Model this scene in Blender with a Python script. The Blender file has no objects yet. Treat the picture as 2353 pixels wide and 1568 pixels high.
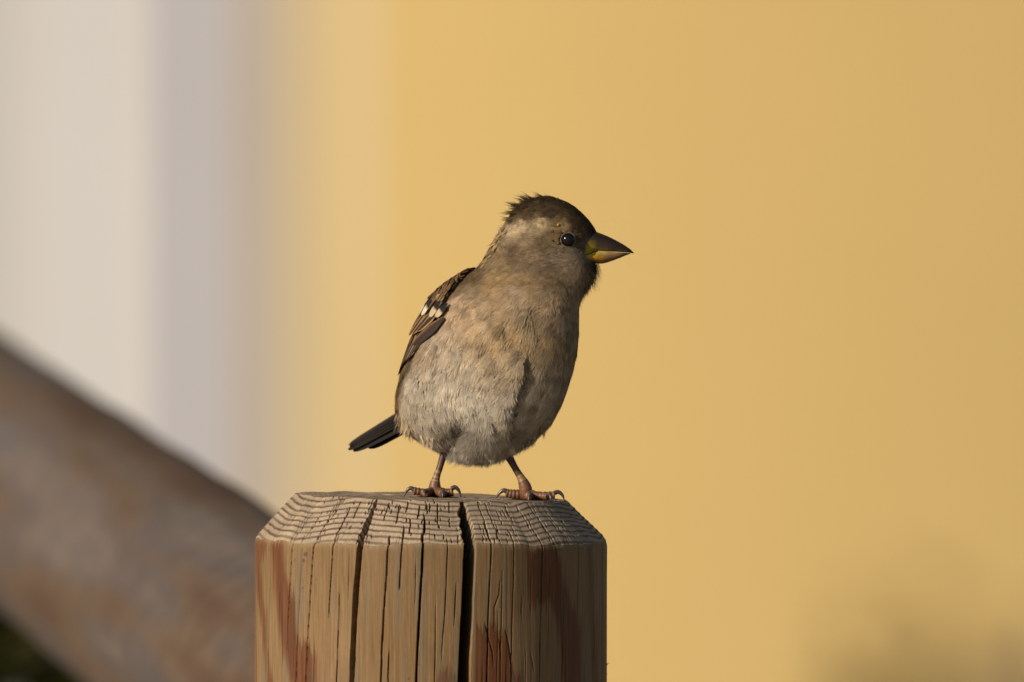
import bpy, math, random
import numpy as np
from mathutils import Vector

random.seed(7)
rng = np.random.default_rng(11)
sc = bpy.context.scene
col = sc.collection

# ------------------------------------------------------------------ camera, sky, sun, exposure
D = 3.87                      # camera to post axis, metres
LENS = 400.0
PXW, PXH = 2353.0, 1568.0     # pixel grid used when reading positions off the photograph
K = 36.0 / LENS / PXW         # tangent per pixel
ZTOP = 1.10                   # top of the fence post
PITCH = math.radians(-0.816)
CAM = np.array([0.0, -D, ZTOP + D * math.tan(math.radians(1.6))])
FW = np.array([0, math.cos(PITCH), math.sin(PITCH)])
UP = np.array([0, -math.sin(PITCH), math.cos(PITCH)])
RT = np.array([1.0, 0, 0])

cd = bpy.data.cameras.new("camera")
cam = bpy.data.objects.new("camera", cd)
col.objects.link(cam)
cam.location = CAM
cam.rotation_euler = (math.pi / 2 + PITCH, 0, 0)
cd.lens = LENS
cd.sensor_width = 36.0
cd.clip_start = 0.05
cd.clip_end = 2000
cd.dof.use_dof = True
cd.dof.focus_distance = D - 0.022
cd.dof.aperture_fstop = 12.5
cd.dof.aperture_blades = 0
sc.camera = cam

SUN = np.array([-0.72, -0.55, 0.42]); SUN /= np.linalg.norm(SUN)
EL = math.asin(SUN[2]); AZ = math.atan2(SUN[0], SUN[1])
world = bpy.data.worlds.new("World"); sc.world = world
world.use_nodes = True
wn = world.node_tree.nodes; wl = world.node_tree.links
bg = wn["Background"]
sky = wn.new("ShaderNodeTexSky"); sky.sky_type = 'NISHITA'; sky.sun_disc = False
sky.sun_elevation = EL; sky.sun_rotation = AZ % (2 * math.pi)
wl.new(sky.outputs[0], bg.inputs[0])
bg.inputs[1].default_value = 0.075
sl = bpy.data.lights.new("sun", 'SUN'); sl.energy = 5.0; sl.angle = math.radians(0.53)
sl.color = (1.0, 0.93, 0.82)
so = bpy.data.objects.new("sun", sl); col.objects.link(so)
so.rotation_euler = Vector(-SUN).to_track_quat('-Z', 'Y').to_euler()
so.location = (-3, -3, 4)
sc.view_settings.view_transform = 'Standard'
sc.view_settings.look = 'None'
sc.view_settings.gamma = 1.0
sc.view_settings.exposure = 0.4
sc.view_settings.use_curve_mapping = False
sc.render.engine = 'CYCLES'
sc.cycles.use_denoising = True
try:
    sc.cycles.denoiser = 'OPENIMAGEDENOISE'
    sc.cycles.denoising_prefilter = 'ACCURATE'
except Exception:
    pass
sc.cycles.use_adaptive_sampling = False
sc.cycles.max_bounces = 6
sc.render.film_transparent = False

# ------------------------------------------------------------------ helpers
def P(px, py, Y):
    """world point that the photograph shows at pixel (px,py), lying in the plane y=Y"""
    d = FW + (px - PXW / 2) * K * RT + (PXH / 2 - py) * K * UP
    return CAM + d * ((Y - CAM[1]) / d[1])

def proj(p):
    q = np.asarray(p) - CAM
    f = q @ FW
    return PXW / 2 + (q @ RT) / f / K, PXH / 2 - (q @ UP) / f / K

def lin(c):
    c = np.asarray(c, float) / 255.0
    return np.where(c <= 0.04045, c / 12.92, ((c + 0.055) / 1.055) ** 2.4)

def smooth(a, b, x):
    t = np.clip((x - a) / (b - a), 0, 1)
    return t * t * (3 - 2 * t)

_perm = rng.random((64, 64, 64))
def vnoise(x, y, z=0.0):
    """value noise, 0..1"""
    x, y, z = np.broadcast_arrays(np.asarray(x, float), np.asarray(y, float), np.asarray(z, float))
    xi, yi, zi = np.floor(x).astype(int), np.floor(y).astype(int), np.floor(z).astype(int)
    fx, fy, fz = x - xi, y - yi, z - zi
    fx = fx * fx * (3 - 2 * fx); fy = fy * fy * (3 - 2 * fy); fz = fz * fz * (3 - 2 * fz)
    def g(i, j, k): return _perm[(xi + i) % 64, (yi + j) % 64, (zi + k) % 64]
    def l(a, b, t): return a + (b - a) * t
    return l(l(l(g(0,0,0), g(1,0,0), fx), l(g(0,1,0), g(1,1,0), fx), fy),
             l(l(g(0,0,1), g(1,0,1), fx), l(g(0,1,1), g(1,1,1), fx), fy), fz)

def mesh_obj(name, V, F, mat=None, parent=None, colors=None, smooth_shade=True):
    """V (n,3); F: (m,4) or (m,3) array, or a list of such arrays"""
    me = bpy.data.meshes.new(name)
    V = np.asarray(V, np.float32)
    Fs = F if isinstance(F, list) else [F]
    Fs = [np.asarray(f, np.int32) for f in Fs if len(f)]
    loops = np.concatenate([f.ravel() for f in Fs])
    totals = np.concatenate([np.full(len(f), f.shape[1], np.int32) for f in Fs])
    starts = np.concatenate([[0], np.cumsum(totals)[:-1]]).astype(np.int32)
    me.vertices.add(len(V)); me.vertices.foreach_set("co", V.ravel())
    me.loops.add(len(loops)); me.loops.foreach_set("vertex_index", loops)
    me.polygons.add(len(totals)); me.polygons.foreach_set("loop_start", starts)
    me.polygons.foreach_set("loop_total", totals)
    me.polygons.foreach_set("use_smooth", np.full(len(totals), smooth_shade))
    me.update(calc_edges=True)
    if colors is not None:
        at = me.color_attributes.new("col", 'FLOAT_COLOR', 'POINT')
        c4 = np.ones((len(V), 4), np.float32); c4[:, :3] = colors
        at.data.foreach_set("color", c4.ravel())
    o = bpy.data.objects.new(name, me); col.objects.link(o)
    if mat: me.materials.append(mat)
    if parent is not None:
        o.parent = parent
        o.matrix_parent_inverse = parent.matrix_basis.inverted() if parent.parent is None else (parent.parent.matrix_basis @ Matrix4(parent)).inverted()
    return o

def Matrix4(o):
    return o.matrix_parent_inverse @ o.matrix_basis

def empty(name, loc):
    o = bpy.data.objects.new(name, None); col.objects.link(o)
    o.location = loc; o.empty_display_size = 0.02
    return o

def tag(o, label=None, cat=None, group=None, kind=None):
    if label: o["label"] = label
    if cat: o["category"] = cat
    if group: o["group"] = group
    if kind: o["kind"] = kind
    return o

def grid_faces(nr, nc, wrap=False):
    i = np.arange(nr - 1)[:, None]; j = np.arange(nc if wrap else nc - 1)[None, :]
    j2 = (j + 1) % nc
    return np.stack([i * nc + j, i * nc + j2, (i + 1) * nc + j2, (i + 1) * nc + j], -1).reshape(-1, 4)

def box(x0, x1, y0, y1, z0, z1):
    V = np.array([[x, y, z] for z in (z0, z1) for y in (y0, y1) for x in (x0, x1)], float)
    F = np.array([[0,2,3,1],[4,5,7,6],[0,1,5,4],[2,6,7,3],[0,4,6,2],[1,3,7,5]])
    return V, F

def prism(poly, z0, z1):
    """vertical prism from a plan outline (x,y) given counter-clockwise"""
    n = len(poly)
    V = np.array([(x, y, z0) for x, y in poly] + [(x, y, z1) for x, y in poly], float)
    side = [[i, (i + 1) % n, n + (i + 1) % n, n + i] for i in range(n)]
    caps = [list(range(n))[::-1], [n + i for i in range(n)]]
    return V, [np.array(side), np.array(caps)]

def spline(pts, n):
    """Catmull-Rom through pts (any number of columns)"""
    p = np.asarray(pts, float)
    p = np.vstack([2 * p[0] - p[1], p, 2 * p[-1] - p[-2]])
    m = len(p) - 3
    t = np.linspace(0, m - 1e-9, n); i = t.astype(int); f = (t - i)[:, None]
    a, b, c, d = p[i], p[i + 1], p[i + 2], p[i + 3]
    return 0.5 * ((2 * b) + (c - a) * f + (2 * a - 5 * b + 4 * c - d) * f ** 2 + (3 * b - a - 3 * c + d) * f ** 3)

def tube(c, r, nseg=12, close=True):
    """swept tube along centres c with radii r"""
    c = np.asarray(c, float); r = np.asarray(r, float); n = len(c)
    t = np.gradient(c, axis=0); t /= np.linalg.norm(t, axis=1)[:, None] + 1e-12
    ref = np.array([0.0, 1.0, 0.0]) if abs(t[0, 1]) < 0.8 else np.array([1.0, 0, 0])
    u = np.cross(t, ref); u /= np.linalg.norm(u, axis=1)[:, None] + 1e-12
    v = np.cross(t, u)
    a = np.linspace(0, 2 * np.pi, nseg, endpoint=False)
    V = c[:, None] + r[:, None, None] * (np.cos(a)[None, :, None] * u[:, None] + np.sin(a)[None, :, None] * v[:, None])
    V = V.reshape(-1, 3); F = [grid_faces(n, nseg, True)]
    if close:
        V = np.vstack([V, c[:1], c[-1:]])
        i0, i1 = n * nseg, n * nseg + 1; j = np.arange(nseg); j2 = (j + 1) % nseg
        F.append(np.stack([np.full(nseg, i0), j2, j], 1))
        F.append(np.stack([np.full(nseg, i1), (n - 1) * nseg + j, (n - 1) * nseg + j2], 1))
    return V, F

# ------------------------------------------------------------------ materials
def new_mat(name):
    m = bpy.data.materials.new(name); m.use_nodes = True
    nt = m.node_tree
    return m, nt.nodes, nt.links, nt.nodes["Principled BSDF"]

def noise_node(N, L, scale, mapping=(1, 1, 1), detail=4.0, rough=0.55):
    tc = N.new("ShaderNodeTexCoord"); mp = N.new("ShaderNodeMapping")
    mp.inputs["Scale"].default_value = mapping
    L.new(tc.outputs["Object"], mp.inputs["Vector"])
    n = N.new("ShaderNodeTexNoise"); n.inputs["Scale"].default_value = scale
    n.inputs["Detail"].default_value = detail; n.inputs["Roughness"].default_value = rough
    L.new(mp.outputs[0], n.inputs["Vector"])
    return n

def ramp_node(N, stops):
    r = N.new("ShaderNodeValToRGB")
    el = r.color_ramp.elements
    while len(el) < len(stops): el.new(0.5)
    for e, (p, c) in zip(el, stops):
        e.position = p; e.color = (*c, 1)
    return r

def attr_mat(name, rough=0.8, spec=0.25, noise=None, amp=0.25, bump=None, gain=1.0, sheen=0.0, trans=0.0):
    m, N, L, B = new_mat(name)
    a = N.new("ShaderNodeAttribute"); a.attribute_name = "col"
    out = a.outputs["Color"]
    if noise:
        n = noise_node(N, L, noise[0], noise[1], 5.0)
        r = ramp_node(N, [(0.25, (1 - amp,) * 3), (0.75, (1 + amp * 0.6,) * 3)])
        L.new(n.outputs["Fac"], r.inputs[0])
        mx = N.new("ShaderNodeMix"); mx.data_type = 'RGBA'; mx.blend_type = 'MULTIPLY'
        mx.inputs["Factor"].default_value = 1.0
        L.new(out, mx.inputs[6]); L.new(r.outputs[0], mx.inputs[7]); out = mx.outputs[2]
        if bump:
            b = N.new("ShaderNodeBump"); b.inputs["Strength"].default_value = bump[0]
            b.inputs["Distance"].default_value = bump[1]
            L.new(n.outputs["Fac"], b.inputs["Height"]); L.new(b.outputs[0], B.inputs["Normal"])
    L.new(out, B.inputs["Base Color"])
    B.inputs["Roughness"].default_value = rough
    B.inputs["Specular IOR Level"].default_value = spec
    if sheen:
        B.inputs["Sheen Weight"].default_value = sheen
        B.inputs["Sheen Roughness"].default_value = 0.5
    if trans:
        tr = N.new("ShaderNodeBsdfTranslucent"); ms = N.new("ShaderNodeMixShader")
        L.new(out, tr.inputs[0]); ms.inputs[0].default_value = trans
        L.new(B.outputs[0], ms.inputs[1]); L.new(tr.outputs[0], ms.inputs[2])
        L.new(ms.outputs[0], N["Material Output"].inputs["Surface"])
    return m

def noise_mat(name, stops, scale, mapping=(1, 1, 1), rough=0.85, spec=0.2, bump=None, detail=5.0):
    m, N, L, B = new_mat(name)
    n = noise_node(N, L, scale, mapping, detail)
    r = ramp_node(N, stops)
    L.new(n.outputs["Fac"], r.inputs[0]); L.new(r.outputs[0], B.inputs["Base Color"])
    B.inputs["Roughness"].default_value = rough
    B.inputs["Specular IOR Level"].default_value = spec
    if bump:
        n2 = noise_node(N, L, bump[2], mapping, 4.0)
        b = N.new("ShaderNodeBump"); b.inputs["Strength"].default_value = bump[0]; b.inputs["Distance"].default_value = bump[1]
        L.new(n2.outputs["Fac"], b.inputs["Height"]); L.new(b.outputs[0], B.inputs["Normal"])
    return m

def C(*c): return tuple(lin(c))

M_ground = noise_mat("paving_sand", [(0.3, (0.20, 0.17, 0.13)), (0.7, (0.30, 0.26, 0.20))], 3.0, bump=(0.4, 0.01, 60))
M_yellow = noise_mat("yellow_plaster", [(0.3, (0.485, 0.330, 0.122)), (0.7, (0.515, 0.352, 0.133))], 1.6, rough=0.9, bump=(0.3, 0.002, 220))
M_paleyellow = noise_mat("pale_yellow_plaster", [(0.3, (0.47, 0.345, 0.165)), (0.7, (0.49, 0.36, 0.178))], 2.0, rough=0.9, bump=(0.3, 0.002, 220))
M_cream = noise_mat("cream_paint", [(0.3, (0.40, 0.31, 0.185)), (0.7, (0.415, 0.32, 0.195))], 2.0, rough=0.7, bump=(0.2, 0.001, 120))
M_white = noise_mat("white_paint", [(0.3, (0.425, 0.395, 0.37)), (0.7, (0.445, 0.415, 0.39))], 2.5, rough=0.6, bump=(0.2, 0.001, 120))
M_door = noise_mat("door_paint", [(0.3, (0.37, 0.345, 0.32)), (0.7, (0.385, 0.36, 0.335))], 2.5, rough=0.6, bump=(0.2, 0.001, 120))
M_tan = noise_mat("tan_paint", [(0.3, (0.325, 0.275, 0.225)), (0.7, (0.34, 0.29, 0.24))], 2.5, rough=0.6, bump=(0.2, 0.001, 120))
M_lav = noise_mat("dimmed_white_paint", [(0.3, (0.33, 0.305, 0.305)), (0.7, (0.345, 0.32, 0.318))], 2.5, rough=0.6, bump=(0.2, 0.001, 120))  # white paint with the weaker light on this facet put into its colour

# ------------------------------------------------------------------ ground
V, F = box(-600, 600, -600, 600, -0.5, 0.0)
g = mesh_obj("ground", V, F, M_ground, smooth_shade=False); tag(g, kind="structure")

# ------------------------------------------------------------------ house wall behind
YW = 4.0
house = empty("house", (0, YW, 0))
tag(house, "yellow plastered house with a white moulded door surround behind the post", "house")
SW = (YW + D) * K
def wx(px): return (px - PXW / 2) * SW          # pixel column to metres in the wall plane
def bowed_wall(x0, x1, yb, R, z0, z1, thick):
    """gently bowed wall: starts square to the camera at x0, curves away to the right"""
    n = 240; xs = np.linspace(x0, x1, n)
    t = np.clip(xs - x0 + 0.02, 0, None)
    y = yb + np.where(t < R * 0.5, R - np.sqrt(np.maximum(R * R - t * t, 0)), 0)
    lim = R * 0.5
    far = t >= lim
    y = np.where(far, yb + R - math.sqrt(R * R - lim * lim) + (t - lim) * (lim / math.sqrt(R * R - lim * lim)), y)
    poly = [(a, b) for a, b in zip(xs, y)] + [(xs[-1], y[-1] + thick), (xs[0], y[-1] + thick)]
    return prism(poly, z0, z1)
WALL_R = 2.9  # bow is made up, so that the wall darkens towards the right
V, F = bowed_wall(wx(898), 4.5, YW, WALL_R, 0.0, 3.4, 0.4)
mesh_obj("wall", V, F, M_yellow, house, smooth_shade=False)
def strip(name, p0, p1, set_back, mat, ztop):
    V, F = prism([(wx(p0), YW + set_back), (wx(p1) - 0.0005, YW + set_back), (wx(p1) - 0.0005, YW + 0.3), (wx(p0), YW + 0.3)], 0.0, ztop)
    return mesh_obj(name, V, F, mat, house, smooth_shade=False)
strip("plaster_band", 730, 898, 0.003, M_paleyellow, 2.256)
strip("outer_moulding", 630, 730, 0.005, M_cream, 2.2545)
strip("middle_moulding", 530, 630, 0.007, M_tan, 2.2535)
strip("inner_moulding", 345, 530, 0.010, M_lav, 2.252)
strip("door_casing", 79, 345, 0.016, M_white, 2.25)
V, F = box(-1.35, wx(79) - 0.001, YW + 0.030, YW + 0.30, 0.0, 2.248)
mesh_obj("door_panel", V, F, M_door, house, smooth_shade=False)
V, F = box(-4.5, -1.35, YW, YW + 0.4, 0.0, 3.4)
mesh_obj("wall", V, F, M_yellow, house, smooth_shade=False)
V, F = box(-1.348, wx(898) - 0.002, YW + 0.02, YW + 0.4, 2.26, 3.4)
mesh_obj("lintel", V, F, M_yellow, house, smooth_shade=False)
V, F = box(-4.6, 4.6, YW - 0.25, YW + 4.5, 3.402, 3.6)
mesh_obj("roof", V, F, M_cream, house, smooth_shade=False)

# ------------------------------------------------------------------ log handrail behind
M_rail = attr_mat("weathered_log", 0.85, 0.15, noise=(55, (1, 1, 1)), amp=0.25, bump=(0.5, 0.004))
def log_cols(n, nseg, length, seed):
    """weathered log: patches drawn out along the grain, greyer on the upper side"""
    t = np.repeat(np.linspace(0, length, n), nseg); a = np.tile(np.linspace(0, 2 * np.pi, nseg, endpoint=False), n)
    u = np.cos(a) * 1.3; v = np.sin(a) * 1.3
    n1 = vnoise(t * 3.4 + seed, u * 2.3 + 20, v * 2.3 + 20); n2 = vnoise(t * 9 + seed, u * 3.6 + 40, v * 3.6 + 40)
    f = 0.62 * n1 + 0.38 * n2
    xs = [0.25, 0.40, 0.52, 0.66, 0.80]
    cs = np.array([lin(c) for c in ((68, 49, 37), (80, 64, 50), (70, 61, 57), (86, 74, 65), (74, 67, 66))])
    c = np.stack([np.interp(f, xs, cs[:, k]) for k in range(3)], 1)
    return np.vstack([c, c[:1], c[-1:]])
R_RAIL = 253 * K * 5.47                      # log radius; it runs straight back and up to the left from the post
def rail_pt(px):
    depth = 5.47 * 253 / (253 + 0.0896 * px)
    return P(px, 1067 + 0.757 * px, depth - D)
ra, rb = rail_pt(-420), rail_pt(985)
rail = empty("log_handrail", (ra[0], ra[1], 0))
tag(rail, "thick weathered log handrail sloping down to the back of the post", "handrail")
tt = np.linspace(-0.06, 1, 150)[:, None]
cc_ = ra + (rb - ra) * tt
V, F = tube(cc_, np.full(150, R_RAIL), 56)
V = V + (vnoise(V[:, 0] * 12, V[:, 1] * 12, V[:, 2] * 12)[:, None] - 0.5) * 0.0012
mesh_obj("rail", V, F, M_rail, rail, log_cols(150, 56, float(np.linalg.norm(rb - ra)) * 1.06, 3.0))
zz = np.linspace(0.0, ra[2] - 0.01, 30)
V, F = tube(np.stack([np.full(30, ra[0]), np.full(30, ra[1]), zz], 1), np.full(30, 0.052), 32)
mesh_obj("post", V, F, M_rail, rail, log_cols(30, 32, 1.6, 9.0))

# ------------------------------------------------------------------ shrubs behind
def leaf_cloud(n, center, radii, size, seed, base, var, hollow=0.0):
    r = np.random.default_rng(seed)
    d = r.normal(size=(n, 3)); d /= np.linalg.norm(d, axis=1)[:, None]
    rad = (hollow + (1 - hollow) * r.random(n)) ** 0.6
    c = np.asarray(center) + d * rad[:, None] * np.asarray(radii)
    c[:, 2] = np.maximum(c[:, 2], 0.03)
    t = r.normal(size=(n, 3)) + d * 0.8; t /= np.linalg.norm(t, axis=1)[:, None]
    w = np.cross(t, r.normal(size=(n, 3))); w /= np.linalg.norm(w, axis=1)[:, None]
    nn = np.cross(t, w)
    ls = size * (0.6 + 0.8 * r.random(n))[:, None]
    a = c - t * ls; b_ = c + t * ls
    s1 = c + w * ls * 0.45 + nn * ls * 0.12; s2 = c - w * ls * 0.45 + nn * ls * 0.12
    V = np.stack([a, s1, b_, s2, c], 1).reshape(-1, 3)
    k = np.arange(n)[:, None] * 5
    F = np.concatenate([k + np.array([[0, 1, 4]]), k + np.array([[1, 2, 4]]), k + np.array([[2, 3, 4]]), k + np.array([[3, 0, 4]])])
    cc = np.asarray(base) * (1 + var * (r.random((n, 1)) - 0.5)) * (1 + 0.15 * (r.random((n, 3)) - 0.5))
    return V, F, np.repeat(cc, 5, 0)

M_leaf = attr_mat("leaf", 0.6, 0.3, noise=(60, (1, 1, 1)), amp=0.2, trans=0.25)
M_twig = noise_mat("twig_bark", [(0.3, (0.06, 0.04, 0.025)), (0.7, (0.13, 0.09, 0.06))], 80)
def shrub(name, label, base, radii, n, size, seed, colr, stems, hollow=0.0):
    e = empty(name, (base[0], base[1], 0)); tag(e, label, "shrub")
    c = (base[0], base[1], base[2])
    V, F, cc = leaf_cloud(n, c, radii, size, seed, colr, 0.7, hollow)
    mesh_obj("foliage", V, F, M_leaf, e, cc)
    r = np.random.default_rng(seed + 1)
    for i in range(stems):
        a = r.random() * 6.28; k = 0.35 + 0.6 * r.random()
        tip = np.array([c[0] + math.cos(a) * radii[0] * k, c[1] + math.sin(a) * radii[1] * k, c[2] + radii[2] * (0.4 + 0.5 * r.random())])
        b0 = np.array([c[0] + 0.03 * math.cos(a), c[1] + 0.03 * math.sin(a), 0.0])
        mid = (b0 + tip) / 2 + r.normal(size=3) * 0.03
        q = spline([b0, mid, tip], 14)
        V, F = tube(q, np.linspace(0.008, 0.002, 14), 7)
        mesh_obj("stem", V, F, M_twig, e)
    return e
q = P(-150, 1568, 2.75)
shrub("shrub", "dense dark green shrub growing under the log handrail", (q[0] - 0.05, 2.75, q[2] - 0.33), (0.30, 0.28, 0.455), 15000, 0.026, 5, (0.13, 0.12, 0.025), 9)
q = P(2120, 1568, -2.2)
shrub("shrub", "blurred dark twiggy shrub top in front of the yellow wall", (q[0], -2.2, q[2] - 0.034), (0.023, 0.04, 0.050), 380, 0.0036, 8, (0.10, 0.060, 0.014), 7)

# ------------------------------------------------------------------ fence post
S = D * K                        # metres per pixel in the plane of the post axis
AX = (990 - PXW / 2) * S         # post axis x
RP = 405 * S; RT_ = 311 * S; CH = 96 * S
post = empty("fence_post", (AX, 0, 0))
tag(post, "round cracked timber post with chamfered top, the sparrow standing on it", "post")

def c6(x, y): return ((980 + x / 2.489) / 1.7408, (2100 + y / 2.489) / 1.7408)
def c7(x, y): return ((1700 + x / 2.489) / 1.7408, (2100 + y / 2.489) / 1.7408)
def psi_of(px): return np.arcsin(np.clip((np.asarray(px, float) - 990) / 405.0, -0.995, 0.995))
def z_of(py): return ZTOP - (np.asarray(py, float) - 1142) * S * 1.0

# columns: fine over the front, coarser at the back
psi = np.concatenate([np.linspace(-1.75, 1.75, 1440, endpoint=False), np.linspace(1.75, 2 * np.pi - 1.75, 220, endpoint=False)])
psi = np.where(psi > np.pi, psi - 2 * np.pi, psi)
order = np.argsort(psi); psi = psi[order]
# rows: profile from the middle of the top outward and down
rr_ = np.concatenate([np.linspace(0.0008, RT_ * 0.75, 14, endpoint=False), np.linspace(RT_ * 0.75, RT_, 24, endpoint=False)])
zz_ = np.zeros(len(rr_))
nch = 112; tch = np.linspace(0, 1, nch, endpoint=False)
rr_ = np.concatenate([rr_, RT_ + (RP - RT_) * tch]); zz_ = np.concatenate([zz_, -CH * tch])
side = np.concatenate([np.linspace(0, 0.074, 225, endpoint=False), np.linspace(0.074, ZTOP - CH + 0.05, 28)])
rr_ = np.concatenate([rr_, np.full(len(side), RP)]); zz_ = np.concatenate([zz_, -CH - side])
kind = np.concatenate([np.zeros(38), np.ones(nch), np.full(len(side), 2)])
nr_ = np.where(kind == 0, 0.0, np.where(kind == 1, 0.7071, 1.0)); nz_ = np.where(kind == 0, 1.0, np.where(kind == 1, 0.7071, 0.0))
def blur1(a, k=3):
    ap = np.pad(a, k, mode='edge'); return np.convolve(ap, np.ones(2 * k + 1) / (2 * k + 1), 'valid')
nr_ = blur1(nr_, 3); nz_ = blur1(nz_, 3); ln = np.hypot(nr_, nz_); nr_ /= ln; nz_ /= ln
rr_ = np.where(np.arange(len(rr_)) > 3, blur1(rr_, 1), rr_)
zz_s = zz_.copy(); zz_s[:-6] = blur1(zz_, 1)[:-6]
OFF = np.where(kind == 2, -0.042 * np.clip(-zz_s - CH, 0, None) / RP, 0.0)      # columns follow the spiral grain down the side
R_, PS = np.meshgrid(rr_, psi, indexing='ij'); PS = PS + OFF[:, None]; Z_, _ = np.meshgrid(zz_s, psi, indexing='ij')
NR, NC = R_.shape
KIND = np.repeat(kind[:, None], NC, 1)
disp = np.zeros_like(R_)          # inward displacement along the profile normal
XS = R_ * np.sin(PS); YS = -R_ * np.cos(PS)

# annual rings: radius measured from a slightly wandering pith
wob = (vnoise(PS * 2.1 + 20, Z_ * 12, 3.0) - 0.5) * 0.0026 + (vnoise(PS * 5 + 40, Z_ * 25, 5.0) - 0.5) * 0.0008 + (vnoise(PS * 24 + 40, R_ * 300, 5.0) - 0.5) * 0.00018
ringc = (R_ + wob)
ph = ringc / 0.00158 + 0.5 * vnoise(ringc * 300, 0.3, 7.7)
fr = ph - np.floor(ph)
late = smooth(0.42, 0.74, fr) * (1 - smooth(0.88, 1.0, fr))       # dark, hard late wood
endg = (KIND < 2)
disp -= np.where(endg, late * 0.00007 - (1 - late) * 0.00004, 0)
# blocks between checks sit slightly uneven
blk = vnoise(np.floor(PS * 26 + 200) * 1.37, np.floor(R_ * 900) * 0.37, 2.0)
disp += np.where(KIND == 1, (blk - 0.5) * 0.00014, 0)
disp += (vnoise(PS * 5 + 9, Z_ * 30, 1.0) - 0.5) * 0.0006
disp += np.where(KIND == 2, (vnoise(PS * 70 + 6 * vnoise(PS * 3, 0.1, 0.4), Z_ * 18 + 7, 4.0) - 0.5) * 0.00007, 0)
edge_n = np.exp(-((Z_ + CH) / 0.0012) ** 2)
disp += edge_n * (0.0002 + 0.0006 * vnoise(PS * 30, 0.5, 9.0))

CR = []   # checks on the side: [(px,py)...] centre line, half width mm, depth mm, radius where it starts on the chamfer
def crack(pts, w, dep, r_in=None, taper_end=True): CR.append((pts, w, dep, r_in, taper_end))
MM = 0.085 / 2.489     # crop pixel to mm
crack([c6(275, 120), c6(268, 560), c6(252, 900), c6(235, 1567), c6(200, 3000)], 6 * MM * 1.0, 2.5, 0.054, False)
crack([c6(490, 110), c6(470, 560), c6(445, 960), c6(432, 1260)], 15 * MM, 6, 0.051)
crack([c6(600, 130), c6(570, 560), c6(520, 1567), c6(500, 2600)], 4 * MM, 1.6, None, False)
crack([c6(712, 110), c6(690, 330), c6(662, 760), c6(640, 1250), c6(625, 1567), c6(580, 3000)], 15 * MM, 7, 0.049, False)
crack([c6(902, 110), c6(880, 450), c6(862, 740), c6(852, 900)], 11 * MM, 5, 0.052)
crack([c6(960, 580), c6(955, 800), c6(945, 1100), c6(930, 1567), c6(890, 2700)], 13 * MM, 5, None)
crack([c6(1166, 110), c6(1135, 520), c6(1112, 880), c6(1092, 1250), c6(1080, 1567), c6(1020, 3200)], 52 * MM * 0.95, 26, 0.0455, False)
crack([c6(1440, 160), c6(1425, 420), c6(1398, 800), c6(1380, 1160), c6(1365, 1567), c6(1310, 3000)], 14 * MM, 6, 0.057, False)
crack([c6(1575, 160), c6(1560, 420), c6(1552, 620)], 9 * MM, 3.5, 0.054)
crack([c6(1790, 100), c6(1772, 440), c6(1745, 900), c6(1715, 1567), c6(1660, 3000)], 20 * MM, 9, 0.0505, False)
crack([c6(1462, 1110), c6(1450, 1350), c6(1445, 1567), c6(1430, 2100)], 5 * MM, 2, None)
crack([c7(455, 150), c7(445, 420), c7(432, 800), c7(410, 1250), c7(400, 1567), c7(330, 3300)], 132 * MM * 0.80, 34, 0.0462, False)
crack([c7(662, 170), c7(650, 480), c7(638, 800), c7(630, 1030), c7(615, 1567), c7(590, 2600)], 13 * MM, 6, 0.047, False)
crack([c7(892, 180), c7(882, 480), c7(868, 760), c7(855, 1300), c7(855, 1567), c7(840, 2500)], 9 * MM, 3.5, 0.056, False)
crack([c7(1170, 190), c7(1162, 600), c7(1150, 1000), c7(1138, 1567), c7(1110, 2800)], 15 * MM, 6, 0.050, False)
crack([c7(1303, 190), c7(1306, 230), c7(1318, 320)], 11 * MM, 3, 0.050)
crack([c7(1530, 150), c7(1526, 500), c7(1524, 960)], 11 * MM, 4, 0.052)
crack([c7(1390, 540), c7(1382, 900), c7(1366, 1250), c7(1352, 1567), c7(1330, 2400)], 9 * MM, 3.5, None)
crack([c7(1770, 150), c7(1775, 700), c7(1760, 1200), c7(1752, 1567), c7(1740, 2400)], 7 * MM, 3, 0.057, False)
crack([c7(236, 190), c7(222, 500), c7(205, 800), c7(178, 1200), c7(180, 1400)], 4 * MM, 1.6, 0.058)
crack([c7(330, 480), c7(318, 700), c7(300, 1000)], 4 * MM, 1.6, None)
crack([c7(745, 500), c7(735, 640), c7(690, 760), c7(690, 1000)], 4 * MM, 1.4, None)
crack([c7(740, 1050), c7(755, 1200), c7(750, 1400)], 5 * MM, 1.6, None)
crack([c7(600, 900), c7(640, 1060), c7(680, 1200), c7(695, 1360)], 5 * MM, 1.6, None)
crack([c7(800, 980), c7(835, 1130), c7(855, 1330)], 7 * MM, 2.0, None)
crack([c7(975, 640), c7(950, 880)], 4 * MM, 1.2, None)
crack([c7(1040, 1190), c7(1080, 1400)], 4 * MM, 1.2, None)
for k in range(46):     # hairline checks, all round
    p0 = rng.uniform(-3.1, 3.1)
    front = abs(p0) < 1.5
    px0 = 990 + 405 * math.sin(p0) if front else None
    y0 = rng.uniform(1235, 1560); y1 = y0 + rng.uniform(60, 420)
    if front:
        crack([(px0, y0), (px0 - 0.02 * (y1 - y0), y1)], rng.uniform(0.08, 0.14), rng.uniform(0.5, 1.2), None)
back_cracks = [(rng.uniform(1.7, 4.5), rng.uniform(0.3, 0.9)) for _ in range(16)]

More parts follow.
